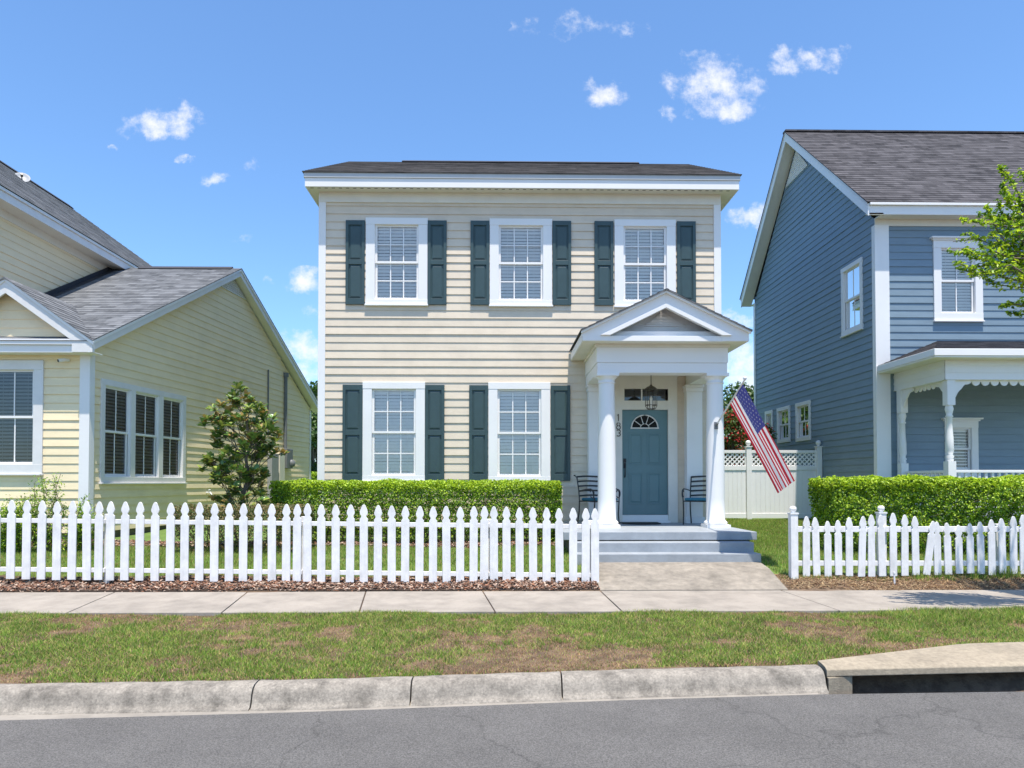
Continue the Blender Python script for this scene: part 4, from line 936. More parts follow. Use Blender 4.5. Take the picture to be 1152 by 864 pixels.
# roof chevron: rake end
def RP(w_, z, out): q = YO + WD * w_ + WN * out; return Vector((q.x, q.y, z))
e_, k_ = -.3, L + .3
def chev(o0, vec, t0, t1, name, m_, bevel=0):
    mb = MB()
    for a, b in (((e_, yze), (LR, yzr)), ((LR, yzr), (k_, yze))):
        mb.prism([RP(a[0], a[1] - t0, o0), RP(b[0], b[1] - t0, o0), RP(b[0], b[1] - t1, o0), RP(a[0], a[1] - t1, o0)], vec)
    return mb.build(name, m_, H2, bevel=bevel)
chev(oh, -WN * .025, .012, .20, 'rake_board', M['trimgrey'], .003); chev(oh + .022, -WN * .02, -.004, .07, 'rake_trim', M['white'], .002)
chev(oh - .026, -WN * (oh + .0), .16, .19, 'rake_soffit', M['cream'])
# gable vent
gz0 = yzr - .62; gvw = (yzr - .25 - gz0) / slope
mb = MB(); rows(mb, (YO, WD, Z_, WN), [(LR - gvw, gz0), (LR + gvw, gz0), (LR, yzr - .25)], .05, .02, base=.02); mb.build('gable_vent', M['trimgrey'], H2)
A0 = RP(e_, yze, oh + .03); A1 = RP(LR, yzr, oh + .03); A2 = RP(k_, yze, oh + .03)
yrf = joinmb(roofplane(H2, [(-14, A0.y, yze), A0, A1, (-14, A1.y, yzr)], None), roofplane(H2, [A2, (-14, A2.y, yze), (-14, A1.y, yzr), A1], None))
yrf.prism([A0 + Vector((0, 0, .006)), A1 + Vector((0, 0, .006)), A2 + Vector((0, 0, .006)), A2 - Vector((0, 0, .012)), A1 - Vector((0, 0, .012)), A0 - Vector((0, 0, .012))], -WN * .02)
yroof = yrf.build('roof', M['roofg'], H2)
v0, v1 = at(158, 300, A1.y).x, at(262, 300, A1.y).x
mb = MB(); mb.prism([(v0, A1.y - .15, yzr - .05), (v0, A1.y, yzr + .045), (v0, A1.y + .15, yzr - .05)], (v1 - v0, 0, 0)); mb.build('ridge_vent', M['vent'], yroof)
# front eave trim (left of the gable) + gable
GX = at(6, 313, 12.58).x; gzp = at(6, 313, 12.58).z; gR = at(104, 384, 12.58).x; gL = 2 * GX - gR; gz = yze - .01; GYY = 12.58
gs = (gzp - gz) / (gR - GX)
for s in (-1, 1):
    xe = gR if s > 0 else gL
    mb = MB(); mb.prism([(xe, GYY, gz - .185), (xe, GYY, gz - .012), (GX, GYY, gzp - .012), (GX, GYY, gzp - .26), (xe - s * .36, GYY, gz + .02), (xe - s * .36, GYY, gz - .185)], (0, .035, 0)); mb.build('gable_rake', M['trimgrey'], H2, bevel=.003)
    mb = MB(); mb.prism([(xe + s * .02, GYY - .02, gz - .06), (xe + s * .02, GYY - .02, gz), (GX, GYY - .02, gzp + .004), (GX, GYY - .02, gzp - .055)], (0, .04, 0)); mb.build('gable_trim', M['white'], H2, bevel=.003)
mb = MB(); mb.box(gL + .0, gR, GYY + .036, GYY + .07, gz - .185, gz - .055); mb.box(gL + .3, gR - .3, GYY + .002, GYY + .14, gz - .05, gz + .05)
mb.box(gL, gR, GYY + .071, 12.9, gz - .187, gz - .17); mb.build('gable_cornice', M['white'], H2, bevel=.003)
mb = MB(); rows(mb, FR(GYY + .2), [(gL + .2, gz - .03), (gR - .2, gz - .03), (GX, gzp - .12)], .155, .012); mb.build('gable_siding', M['yellow'], H2)
GB = 12.6 + (gzp - yze) / slope + .1
gr_ = joinmb(roofplane(H2, [(gR + .03, GYY - .04, gz), (GX, GB, gzp), (GX, GYY - .04, gzp)], None, uu=(0, 1, 0)), roofplane(H2, [(gL - .03, GB, gz), (gL - .03, GYY - .04, gz), (GX, GYY - .04, gzp), (GX, GB, gzp)], None))
gr_.prism([(GX - .12, GYY - .04, gzp - .12 * gs + .012), (GX, GYY - .04, gzp + .02), (GX + .12, GYY - .04, gzp - .12 * gs + .012), (GX, GYY - .04, gzp - .02)], (0, GB - GYY, 0))
gr_.build('gable_roof', M['roofg'], H2)
# upper storey block
ux = -9.7; uex = -9.35; uz = 6.74
mb = MB(); rows(mb, (Vector((ux, 0, 0)), Y_, Z_, X_), [(12.9, 3.2), (23.4, 3.2), (23.4, uz - .22), (12.9, uz - .22)], .1555, .015, jitter=.25); mb.build('upper_wall', M['yellow'], H2)
mb = MB(); mb.box(-15.3, ux, 12.88, 12.9, 3.2, uz - .2); mb.build('upper_front_wall', M['yellow'], H2)
mb = MB(); mb.box(ux, ux + .03, 12.9, 23.4, uz - .38, uz - .221); mb.box(ux - .1, uex + .02, 12.6, 23.8, uz - .22, uz - .19); mb.build('upper_soffit', M['cream'], H2)
mb = MB(); mb.box(uex, uex + .03, 12.6, 23.85, uz - .23, uz - .07); mb.box(uex + .0, uex + .06, 12.6, 23.85, uz - .068, uz - .01); mb.build('upper_fascia', M['trimgrey'], H2, bevel=.003)
RX_, RZ_ = -12.5, 9.22; RE = 20.7; LX = -15.65
up = joinmb(roofplane(H2, [(uex + .07, 12.5, uz), (uex + .07, 23.9, uz), (RX_, RE, RZ_), (RX_, 12.5, RZ_)], None), roofplane(H2, [(uex + .07, 23.9, uz), (LX, 23.9, uz), (RX_, RE, RZ_)], None), roofplane(H2, [(LX, 23.9, uz), (LX, 12.5, uz), (RX_, 12.5, RZ_), (RX_, RE, RZ_)], None))
upr = up.build('upper_roof', M['roofg'], H2)
mb = MB(); mb.prism([(RX_ - .15, 12.5, RZ_ - .07), (RX_, 12.5, RZ_ + .05), (RX_ + .15, 12.5, RZ_ - .07)], (0, RE - 12.5, 0)); mb.build('ridge_vent', M['vent'], upr)
mb = MB(); zf0 = lambda y: yze + (y - 12.6) * slope
mb.prism([(ux + .035, 12.95, zf0(12.95) + .0), (ux + .035, A1.y - .1, yzr - .06), (ux + .035, A1.y - .1, yzr + .05), (ux + .035, 12.95, zf0(12.95) + .16)], (.02, 0, 0)); mb.prism([(ux + .05, 12.95, zf0(12.95) + .012), (ux + .2, 12.95, zf0(12.95) + .012), (ux + .2, A1.y - .1, yzr - .04), (ux + .05, A1.y - .1, yzr - .04)], (0, 0, .006)); mb.build('roof_flashing', M['vent'], H2)
# utilities on the side wall
def sp(px, py, out=.03): p = hit(px, py, YO + WN * out, WN); return p
mb = MB(); a = sp(302, 416); b = sp(302, 462); mb.tube([a, Vector((a.x, a.y, b.z - .7))], .022, 8); mb.build('conduit', M['grey_metal'], H2)
mb = MB(); a = sp(321.5, 424, .05); mb.tube([a, Vector((a.x, a.y, sp(321, 505).z))], .05, 10); mb.tube([a + Z_ * .0, a + Z_ * .12], .085, 10); mb.build('conduit', M['grey_metal'], H2)
a = sidepx(318, 506); b = sidepx(324.5, 520); mb = MB(); mb.fbox(fs, a[0], b[0], sidepx(320, 527)[1], sidepx(320, 505)[1], .012, .14); mb.build('meter_box', M['grey_metal'], H2, bevel=.01)
a = sidepx(315.5, 511); mb = MB(); mb.fbox(fs, a[0] - .3, a[0] + .05, .9, sidepx(316, 511)[1], .012, .12); mb.build('utility_box', M['cream'], H2, bevel=.01)
a = sidepx(302, 512); mb = MB(); mb.fbox(fs, a[0] - .1, a[0] + .35, .75, sidepx(302, 510)[1], .012, .15); mb.build('utility_box', M['meterbox'], H2, bevel=.01)
mb = MB(); c = sp(327.5, 521, .12); mb.lathe(c + Vector((0, 0, -.1)), [(.1, 0), (.12, .05), (.12, .15), (.06, .2)], 14); mb.build('meter_dial', M['grey_metal'], H2)
mb = MB(); c = sp(232, 554, .02); mb.tube([c, c + WN * .1, c + WN * .14 - Z_ * .06], .015, 8); mb.tube([c + WN * .08 + Z_ * .0, c + WN * .08 + Z_ * .06], .008, 6); mb.tube([c + WN * .08 + Z_ * .06 - WD * .04, c + WN * .08 + Z_ * .06 + WD * .04], .012, 6); mb.build('hose_tap', M['pole'], H2)
c = at(74, 405, 12.84); mb = MB(); mb.tube([c + Vector((.03, .04, .0)), c + Vector((.0, -.02, -.0)), c + Vector((-.07, -.10, -.03))], [.028, .03, .032], 12); mb.tube([c + Vector((-.07, -.10, -.03)), c + Vector((-.074, -.106, -.032))], [.026, .026], 12, m=1); mb.build('security_camera', [M['white'], M['black']], H2)
# satellite dish
dc = at(25, 201, 17.7); t = thing('satellite_dish', 'small white satellite dish on the upper grey roof at the far left', 'satellite dish', tuple(dc - Vector((0, 0, .25))))
mb = MB(); ax = Vector((.45, -.75, .55)).normalized(); q = ax.to_track_quat('Z', 'Y').to_matrix()
pr_ = [(r_ * .68, z_ * .68) for r_, z_ in [(.02, 0), (.1, .008), (.18, .03), (.25, .065), (.255, .065), (.185, .022), (.1, -.002), (.02, -.01)]]
m2 = MB(); m2.lathe((0, 0, 0), pr_, 28); m2.v = [tuple(dc + q @ Vector(v)) for v in m2.v]; m2.build('dish', M['meterbox'], t)
mb.tube([dc, dc + Vector((-.05, .05, -.3))], .02, 8); mb.tube([dc - ax * .0 - Z_ * .2, dc + ax * .28 - Z_ * .12], .012, 6); mb.box(dc.x - .15, dc.x + .05, dc.y - .02, dc.y + .12, dc.z - .34, dc.z - .3); mb.build('mount', M['grey_metal'], t)
mb = MB(); e = dc + ax * .28 - Z_ * .12; mb.tube([e, e - ax * .07], .03, 8); mb.build('receiver', M['black'], t)

# ================================================================== BLUE HOUSE
BX = 8.0; BW = 14.9; BB = BX * F / (562 - 562 + 290.0)
H3 = thing('house', 'blue clapboard house with white trim and a turned post porch at the right edge', 'house', (11, 18, .3))
bs = (Vector((BX, 0, 0)), Y_, Z_, -X_); bf = FR(BW)
bey = BW - .33; bze = at(1060, 228.5, bey).z; bry = 18.78; bzr = at(890, 148, bry).z; bby = BB + .3
bfz = at(1060, 241, bey).z; BR = 15.5
def bp(px, py): p = hit(px, py, (BX, 0, 0), (1, 0, 0)); return p.y, p.z
bsw = []
for (x0, yt, yb) in (((947.4, 970.8), (304.5, 287.7), (379.5, 368.8)), ((896, 912.5), (453.5, 450.5), (496.5, 495.5)), ((875, 889.5), (459, 456.5), (498.5, 497.5)), ((861.5, 870), (462.5, 461.5), (500.5, 500))):
    y1 = bp(x0[0], yt[0])[0]; y0 = bp(x0[1], yt[1])[0]; zt = (bp(x0[0], yt[0])[1] + bp(x0[1], yt[1])[1]) / 2; zb = (bp(x0[0], yb[0])[1] + bp(x0[1], yb[1])[1]) / 2; bsw.append((y0, y1, zb, zt))
bslope = (bzr - bze) / (bry - bey)
zt_ = bfz + .0
mb = MB(); rows(mb, bs, [(BW, .2), (BB, .2), (BB, zt_), (bry, bzr - .3), (BW, zt_)], .1555, .015, [hole_of(*q, .10) for q in bsw], jitter=.25); mb.build('side_wall', M['blue'], H3)
for i, q in enumerate(bsw): window(H3, bs, *q, .10, 2, 1 if i == 0 else 1, blind='blind' if i == 0 else None, glass='glass' if i == 0 else 'glassd', sill=(i == 0), pj=.035, tilt=.058)
ufw = rect(1049, 271, 1105, 361, BW); pfw = rect(1062, 474, 1100, 536, BW)
mb = MB(); rows(mb, bf, [(BX, .2), (BR, .2), (BR, zt_ + .02), (BX, zt_ + .02)], .1555, .015, [hole_of(*ufw, .16), hole_of(*pfw, .14)], jitter=.25); mb.build('front_wall', M['blue'], H3)
mb = MB(); mb.face([(BX, BB, .2), (BR, BB, .2), (BR, BB, bze), (BX, BB, bze)]); mb.face([(BR, BW, .2), (BR, BB, .2), (BR, BB, bze), (BR, BW, bze)]); mb.build('rear_wall', M['blue'], H3)
mb = MB(); mb.box(BX + .02, BR, BW + .02, BB - .02, -.1, .24); mb.build('foundation', M['found'], H3)
window(H3, bf, *ufw, .16, 2, 1, blind='blind', crown=True, tilt=.056); window(H3, bf, *pfw, .14, 1, 1, blind='blind', crown=True, tilt=.04)
cx1 = at(999.5, 300, BW).x
mb = MB(); mb.box(BX - .032, cx1, BW - .032, BW, .2, zt_ - .12); mb.box(BX - .032, BX - .0, BW + .0015, BW + .10, .2, zt_ - .12); mb.build('corner_board', M['white'], H3, bevel=.003)
mb = MB(); mb.box(BX - .032, BX - .0, BB - .1, BB + .03, .2, zt_); mb.build('corner_board', M['white'], H3, bevel=.003)
mb = MB(); mb.box(BX - .02, BR, BW - .03, BW - .002, at(1060, 255, BW).z, bfz + .0); mb.build('frieze', M['cream'], H3, bevel=.003)
mb = MB(); mb.box(BX - .02, BR, bey + .03, BW, bfz, bfz + .025); mb.build('soffit', M['cream'], H3); mb = MB(); mb.box(BX - .02, BR, BB, bby, bfz, bfz + .025); mb.build('soffit', M['cream'], H3); mb = MB(); mb.box(BX - .298, BX - .021, bey + .031, bey + .16, bfz + .03, bfz + .05); mb.build('soffit_return', M['cream'], H3)
mb = MB(); mb.box(BX - .3, BR, bey, bey + .03, bfz - .01, bze - .06); mb.box(BX - .3, BR, bey - .05, bey + .02, bze - .058, bze - .006); mb.build('fascia', M['white'], H3, bevel=.003)
def bchev(x0, x1, t0, t1, name, m_, bev=0):
    mb = MB()
    for a, b in (((bey, bze), (bry, bzr)), ((bry, bzr), (bby, bze))):
        mb.prism([(x0, a[0], a[1] - t0), (x0, b[0], b[1] - t0), (x0, b[0], b[1] - t1), (x0, a[0], a[1] - t1)], (x1 - x0, 0, 0))
    return mb.build(name, m_, H3, bevel=bev)
bchev(BX - .33, BX - .30, .01, .27, 'rake_board', M['white'], .003); bchev(BX - .298, BX, .21, .245, 'rake_soffit', M['cream']); bchev(BX - .345, BX - .331, .0, .06, 'rake_trim', M['trimgrey'])
mb = MB(); rows(mb, bs, [(18.82 - .72, 9.42), (18.82 + .72, 9.42), (18.82, 10.14)], .05, .02, base=.02); mb.build('gable_vent', M['white'], H3)
brf = joinmb(roofplane(H3, [(BX - .36, bey - .04, bze), (BR, bey - .04, bze), (BR, bry, bzr), (BX - .36, bry, bzr)], None), roofplane(H3, [(BR, bby + .04, bze), (BX - .36, bby + .04, bze), (BX - .36, bry, bzr), (BR, bry, bzr)], None))
brf.prism([(BX - .36, bey - .04, bze + .006), (BX - .36, bry, bzr + .008), (BX - .36, bby + .04, bze + .006), (BX - .36, bby + .04, bze - .012), (BX - .36, bry, bzr - .015), (BX - .36, bey - .04, bze - .012)], (.02, 0, 0))
brf.box(BX - .36, BR, bry - .1, bry + .1, bzr - .03, bzr + .012)
brf.build('roof', M['roofb'], H3)
# porch
py0 = 12.9; pe0 = at(1052, 392, py0).x; pez = at(1090, 392, py0).z; peb = at(1090, 402, py0).z; PR = 13.5
pzt = at(1120, 384, 14.9).z
mb = MB()
prf = joinmb(roofplane(H3, [(pe0, py0, pez), (PR, py0, pez), (PR, BW, pzt), (pe0 + 1.3, BW, pzt)], None), roofplane(H3, [(pe0, BW, pez), (pe0, py0, pez), (pe0 + 1.3, BW, pzt)], None)); prf.build('porch_roof', M['roofb'], H3)
mb.box(pe0 - .03, PR, py0 - .03, py0 + .06, peb + .03, pez - .005); mb.box(pe0 - .015, PR, py0 - .01, py0 + .06, peb, peb + .029)
mb.box(pe0 - .03, pe0 + .06, py0 + .061, BW - .033, peb + .03, pez - .005); mb.box(pe0 - .015, pe0 + .06, py0 + .061, BW - .033, peb, peb + .029)
mb.build('porch_gutter', M['white'], H3, bevel=.006)
mb = MB(); mb.box(pe0 + .061, PR, py0 + .061, BW - .016, peb + .0, peb + .03); mb.build('porch_ceiling', M['cream'], H3)
PPY = 13.25; ppx = at(1068, 480, PPY).x; beamb = at(1100, 427, PPY - .1).z
mb = MB(); bb0 = ppx - .12; rows(mb, FR(PPY - .08), [(bb0, beamb), (PR, beamb), (PR, peb), (bb0, peb)], .13, .01); rows(mb, (Vector((bb0, 0, 0)), Y_, Z_, -X_), [(PPY - .08, beamb), (BW, beamb), (BW, peb), (PPY - .08, peb)], .13, .01)
mb.box(bb0 + .005, PR, PPY - .075, PPY + .1, beamb, peb - .001); mb.box(bb0 + .005, bb0 + .2, PPY + .101, BW - .016, beamb, peb - .001)
mb.build('porch_beam', M['white'], H3)
FB = at(1100, 530, PPY).z; PFZ = .65
mb = MB(); mb.box(pe0 + .2, PR, py0 + .2, BW - .016, .1, PFZ); mb.build('porch_floor', M['slab'], H3)
def tpost(cx, cy):
    s = .075; mb = MB(); z1 = at(1068, 456, PPY).z; z2 = at(1068, 519, PPY).z; h = z1 - z2
    mb.box(cx - s, cx + s, cy - s, cy + s, z1, beamb - .002); mb.box(cx - s, cx + s, cy - s, cy + s, PFZ, z2)
    mb.lathe((cx, cy, 0), [(.06, z2), (.07, z2 + .03), (.055, z2 + .05), (.075, z2 + .09), (.05, z2 + .13), (.072, z2 + .2), (.068, z2 + h * .4), (.055, z2 + h * .55), (.05, z2 + h * .78), (.07, z2 + h * .80), (.05, z2 + h * .83), (.06, z2 + h * .88), (.075, z2 + h * .93), (.06, z2 + h)], 24)
    return mb.build('porch_post', M['white'], H3)
tpost(ppx, PPY); px2 = at(1019, 480, 14.6).x; tpost(px2, 14.72); tpost(ppx + 2.6, PPY)
fbx = (at(1008.5, 480, BW).x, at(1016, 480, BW).x); mb = MB(); mb.box(fbx[0], fbx[1], BW - .05, BW - .014, .3, beamb + .2); mb.build('pilaster', M['white'], H3)
# scalloped brackets
def bracket(o, u, Lb, name='bracket'):
    mb = MB(); pts = [Vector((0, 0, 0)), u * Lb]; n_ = 9
    for i in range(n_ + 1):
        q = 1 - i / n_; a = q * math.pi / 2
        x = Lb * (1 - math.cos(a) * 1.0) if False else Lb * q; z = -.05 - .30 * (1 - math.sin(min(1, q * 1.15) * math.pi / 2)) - .03 * abs(math.sin(i * 2.2))
        pts.append(u * x + Z_ * z)
    pts = [o + p for p in pts]; mb.prism(pts, (u.cross(Z_)) * .03); mb.build(name, M['white'], H3)
bracket(Vector((ppx + .075, PPY, beamb)), X_, .33); bracket(Vector((ppx - .0, PPY + .075, beamb)), Y_, .36); bracket(Vector((px2, 14.645, beamb)), -Y_, .36); bracket(Vector((ppx - .076 + 2.6, PPY, beamb)), -X_, .33)
def scallop(o, u, Ls, n_):
    mb = MB(); k = Ls / n_
    for i in range(n_):
        pts = [Vector((0, 0, 0)), u * k, u * k * .98 - Z_ * .03] + [u * (k * (.5 + .42 * math.cos(a))) + Z_ * (-.03 - .075 * math.sin(a)) for a in np.linspace(.1, math.pi - .1, 7)] + [u * k * .02 - Z_ * .03]
        mb.prism([o + u * k * i + p for p in pts], u.cross(Z_) * .02)
    mb.build('scalloped_trim', M['white'], H3)
scallop(Vector((ppx, PPY + .42, beamb)), Y_, .72, 5); scallop(Vector((ppx + .42, PPY, beamb)), X_, 1.8, 10)
# railing
mb = MB(); mb.box(ppx + .075, ppx + 2.5, PPY - .04, PPY + .04, FB - .03, FB + .02); mb.box(ppx + .075, ppx + 2.5, PPY - .025, PPY + .025, PFZ + .08, PFZ + .13); mb.box(ppx - .04, ppx + .04, PPY + .076, 14.64, FB - .03, FB + .02); mb.box(ppx - .025, ppx + .025, PPY + .076, 14.64, PFZ + .08, PFZ + .13)
rl = mb.build('railing', M['white'], H3, bevel=.005)
for i in range(19): 
    x = ppx + .17 + i * .128
    mb = MB(); mb.box(x - .022, x + .022, PPY - .02, PPY + .02, PFZ + .131, FB - .031); mb.build('baluster', M['white'], rl)
for i in range(10):
    y = PPY + .17 + i * .128; mb = MB(); mb.box(ppx - .02, ppx + .02, y - .022, y + .022, PFZ + .131, FB - .031); mb.build('baluster', M['white'], rl)

# ================================================================== WHITE LATTICE FENCE
VY = 17.5; fz0 = float(g(6, VY)) + .02
t = thing('privacy_fence', 'white vinyl privacy fence with lattice top between the beige and the blue house', 'fence', (6.1, VY, fz0))
posts = [4.36, at(842, 540, VY).x, at(922, 540, VY).x - .02]
zpt = at(842, 503, VY).z; ztr = at(842, 506.5, VY).z; zl0 = at(842, 524, VY).z
zbot = at(842, 583, VY).z; fz0 = zbot - .03
for x in posts:
    mb = MB(); mb.box(x - .064, x + .064, VY - .064, VY + .064, fz0 - .15, zpt); p_ = mb.build('post', M['white2'], t, bevel=.005)
    mb = MB(); mb.box(x - .08, x + .08, VY - .08, VY + .08, zpt + .0005, zpt + .025); mb.lathe((x, VY, zpt), [(.035, .025), (.03, .045), (.055, .07), (.066, .10), (.06, .135), (.035, .16), (.01, .17)], 20); mb.build('post_cap', M['white2'], p_)
for a, b in zip(posts[:-1], posts[1:]):
    a += .064; b -= .064
    for z0, z1 in ((ztr - .07, ztr), (zl0 - .11, zl0 - .0), (zbot, zbot + .12)):
        mb = MB(); mb.box(a, b, VY - .028, VY + .028, z0, z1); mb.build('rail', M['white2'], t, bevel=.004)
    n = int(round((b - a) / .115)); k = (b - a) / n; mb = MB()
    for i in range(n): mb.box(a + i * k + .004, a + (i + 1) * k - .004, VY - .012, VY + .012, zbot + .121, zl0 - .111)
    mb.box(a, b, VY - .004, VY + .004, zbot + .121, zl0 - .111)
    mb.build('board_panel', M['white2'], t)
    mb = MB(); z0, z1 = zl0 + .001, ztr - .071; h = z1 - z0; d = .115; q = .021
    mb.box(a, a + .03, VY - .015, VY + .015, z0, z1); mb.box(b - .03, b, VY - .015, VY + .015, z0, z1)
    x = a - h
    while x < b:
        for s in (1, -1):
            pts = [(x - q, z0), (x + q, z0), (x + q + h, z1), (x - q + h, z1)] if s > 0 else [(x - q + h, z0), (x + q + h, z0), (x + q, z1), (x - q, z1)]
            cl = []   # clip to a..b
            P = [Vector((p[0], 0, p[1])) for p in pts]
            def clip(P, f):
                o = []
                for i in range(len(P)):
                    A_, B_ = P[i], P[(i + 1) % len(P)]; fa, fb = f(A_), f(B_)
                    if fa >= 0: o.append(A_)
                    if fa * fb < 0: o.append(A_.lerp(B_, fa / (fa - fb)))
                return o
            P = clip(P, lambda p: p.x - a)
            if len(P) > 2: P = clip(P, lambda p: b - p.x)
            if len(P) > 2: mb.prism([(p.x, VY - .008 + (.0 if s > 0 else .009), p.z) for p in P], (0, .0075, 0))
        x += d
    mb.build('lattice_panel', M['white2'], t)

# ================================================================== PICKET FENCES
def picket_mesh(h, w_, th_=.02):
    q = w_ / 2; half = [(q, 0), (q, h - .195), (q * .80, h - .182), (q * .62, h - .165), (q * .66, h - .150), (q * .95, h - .125), (q * .98, h - .105), (q * .80, h - .07), (q * .45, h - .02), (q * .22, h - .004)]
    pts = [(x, -th_, z) for x, z in half] + [(0, -th_, h)] + [(-x, -th_, z) for x, z in half[::-1]]
    mb = MB(); mb.prism(pts, (0, th_, 0)); return mb
LP = [13, 30.6, 47.4, 64.6, 81.7, 98.7, 111.7, 124.7, 141, 157.8, 175, 192, 208.2, 225, 241.6, 258.3, 274.1, 290.7, 306.6, 322.4, 334.5, 346.2, 361.9, 378.1, 394, 409.7, 425.3, 441, 456, 472, 487.3, 502.7, 517.7, 532.8, 544.6, 555.8, 570, 584.7, 599.8, 614.8, 629.6, 644.6, 658.5, 669.2]
FY = 9.62
t = thing('picket_fence', 'long straight white picket fence in front of the beige and yellow houses', 'fence', (-2.5, FY, -.15))
def lz(px, top): return at(px, np.interp(px, [0, 668], [562.5, 571.5] if top else [651.5, 658.0]), FY).z
LPx = [13 - 17 * k for k in range(8, 0, -1)] + LP
for i, px in enumerate(LPx):
    zt, zb = lz(px, True), lz(px, False); x = at(px, 600, FY).x
    mb = picket_mesh(zt - zb + random.uniform(-.006, .004), .108); lean = random.gauss(0, .004); dz = zb + random.uniform(-.006, .006)
    mb.v = [(x + v[0] + v[2] * lean, FY + v[1] - .0, dz + v[2]) for v in mb.v]; mb.build('picket', M['picket'], t, bevel=.003)
for y0, y1 in ((586.5, 591.5), (641.5, 646.5)):
    bnd = [LPx[0] - 4, 118, 340, 549, 669]
    for a, b in zip(bnd[:-1], bnd[1:]):
        f = lambda px, yy: at(px, yy + (px - 340) * .0105, FY)
        p = [f(a, y1), f(b, y1), f(b, y0), f(a, y0)]; mb = MB(); mb.prism([Vector((q.x + (.006 if i in (0, 3) else -.006), FY + .001, q.z)) for i, q in enumerate(p)], (0, .04, 0)); mb.build('rail', M['picket'], t, bevel=.004)
for px in (118.5, 340.5, 550.2, 664.5, -105):
    x = at(px, 600, FY).x + .0; mb = MB(); mb.box(x - .04, x + .04, FY + .042, FY + .12, -.4, lz(max(px, 0), True) - .17); mb.build('post', M['picket'], t, bevel=.005)
# right fence
FY2 = 9.85; RPz = [150, 198, 249, 298, 347, 402, 449, 498, 549, 601, 652, None, 752, 801, 851, 902, 951, 1000, 1050, 1100, 1145, 1192, 1240, 1290, 1338, 1388, 1436, 1486, 1534]
RT = [125, 130, 147, 143, 130, 125, 118, 118, 110, 118, 125, 147, 150, 155, 165, 158, 150, 140, 135, 125, 118]; RB = [402, 400, 402, 395, 400, 402, 402, 400, 400, 398, 395, 395, 395, 392, 388, 387, 390, 395, 388, 390, 390]
t = thing('picket_fence', 'short weathered picket fence with one leaning picket and ball topped posts', 'fence', (6, FY2, -.05))
cz = lambda z: 550 + z / 4.075
for i, zx in enumerate(RPz):
    T_ = RT[i] if i < len(RT) else 122; B_ = RB[i] if i < len(RB) else 390
    if zx is None:
        a = at(870 + 699 / 4.075, cz(394), FY2); b = at(870 + 730 / 4.075, cz(147), FY2); h = (b - a).length; ang = math.atan2(b.x - a.x, b.z - a.z)
        mb = picket_mesh(h, .098); mb.v = [(a.x + v[0] * math.cos(ang) + v[2] * math.sin(ang), FY2 + v[1] - .004, a.z + v[2] * math.cos(ang) - v[0] * math.sin(ang)) for v in mb.v]; o = mb.build('picket', M['picket'], t, bevel=.003); o['label'] = 'picket leaning to the right'
        continue
    px = 870 + zx / 4.075; a = at(px, cz(B_), FY2); b = at(px, cz(T_), FY2); mb = picket_mesh(b.z - a.z, .098); lean = random.gauss(0, .012)
    mb.v = [(a.x + v[0] + v[2] * lean, FY2 + v[1], a.z + v[2]) for v in mb.v]; mb.build('picket', M['picket'], t, bevel=.003)
for z0, z1 in ((172, 198), (330, 353)):
    for a, b in ((110, 502), (506, 1050), (1054, 1560)):
        p = [at(870 + a / 4.075, cz(z1), FY2), at(870 + b / 4.075, cz(z1), FY2), at(870 + b / 4.075, cz(z0), FY2), at(870 + a / 4.075, cz(z0), FY2)]
        mb = MB(); mb.prism([Vector((q.x, FY2 + .001, q.z)) for q in p], (0, .04, 0)); mb.build('rail', M['picket'], t, bevel=.004)
for zx, zt, zb, yy in ((106, 95, 432, FY2 - .16), (514, 92, 405, FY2 + .005), (1052, 140, 405, FY2 + .05)):
    px = 870 + zx / 4.075; a = at(px, cz(zb), yy); b = at(px, cz(zt + 22), yy); s = .05
    mb = MB(); mb.box(a.x - s, a.x + s, yy + .045, yy + .145, a.z - .2, b.z); p_ = mb.build('post', M['picket'], t, bevel=.005)
    if zx < 600: mb = MB(); mb.box(a.x - s - .008, a.x + s + .008, yy + .037, yy + .153, b.z + .0005, b.z + .02); mb.lathe((a.x, yy + .095, b.z), [(.03, .02), (.026, .03), (.042, .05), (.048, .07), (.042, .095), (.02, .11)], 16); mb.build('post_cap', M['picket'], p_)
# stake
p = at(1006.5, 656, 9.6); t = thing('stake', 'thin white plastic stake in the straw by the right picket fence', 'stake', (p.x, 9.6, float(g(p.x, 9.6))))
mb = MB(); mb.tube([(p.x, 9.6, float(g(p.x, 9.6)) - .05), (p.x - .005, 9.6, p.z + .13)], .012, 8); mb.build('rod', M['pole'], t)
mb = MB(); mb.tube([(p.x - .005, 9.6, p.z + .13), (p.x - .006, 9.6, p.z + .15)], .017, 8); mb.build('cap', M['pole'], t)

# ================================================================== FLAG
br_ = at(806, 478, 12.03); tipp = at(838, 427, 9.85)
t = thing('flag', 'american flag with stars and stripes on a white pole fixed to the right porch column', 'flag', tuple(br_))
mb = MB(); mb.tube([br_, br_.lerp(tipp, .5), tipp], [.014, .013, .012], 12); mb.build('pole', M['pole'], t)
mb = MB(); mb.lathe(tipp, [(.012, -.01), (.02, 0), (.028, .02), (.02, .04), (.006, .05)], 14); mb.build('finial', M['pole'], t)
mb = MB(); dd = (tipp - br_).normalized(); mb.tube([br_ - dd * .03, br_ + dd * .12], .022, 12); mb.box(br_.x - .03, br_.x + .03, br_.y - .0, br_.y + .03, br_.z - .07, br_.z + .05); mb.build('bracket', M['grey_metal'], t)
h0 = br_.lerp(tipp, .93); h1 = br_.lerp(tipp, .93 - .42)
f0 = at(894, 541, 9.95); f1 = at(875, 555, 10.7)
NU, NV = 78, 65
nrm = (f0 - h0).cross(h1 - h0).normalized()
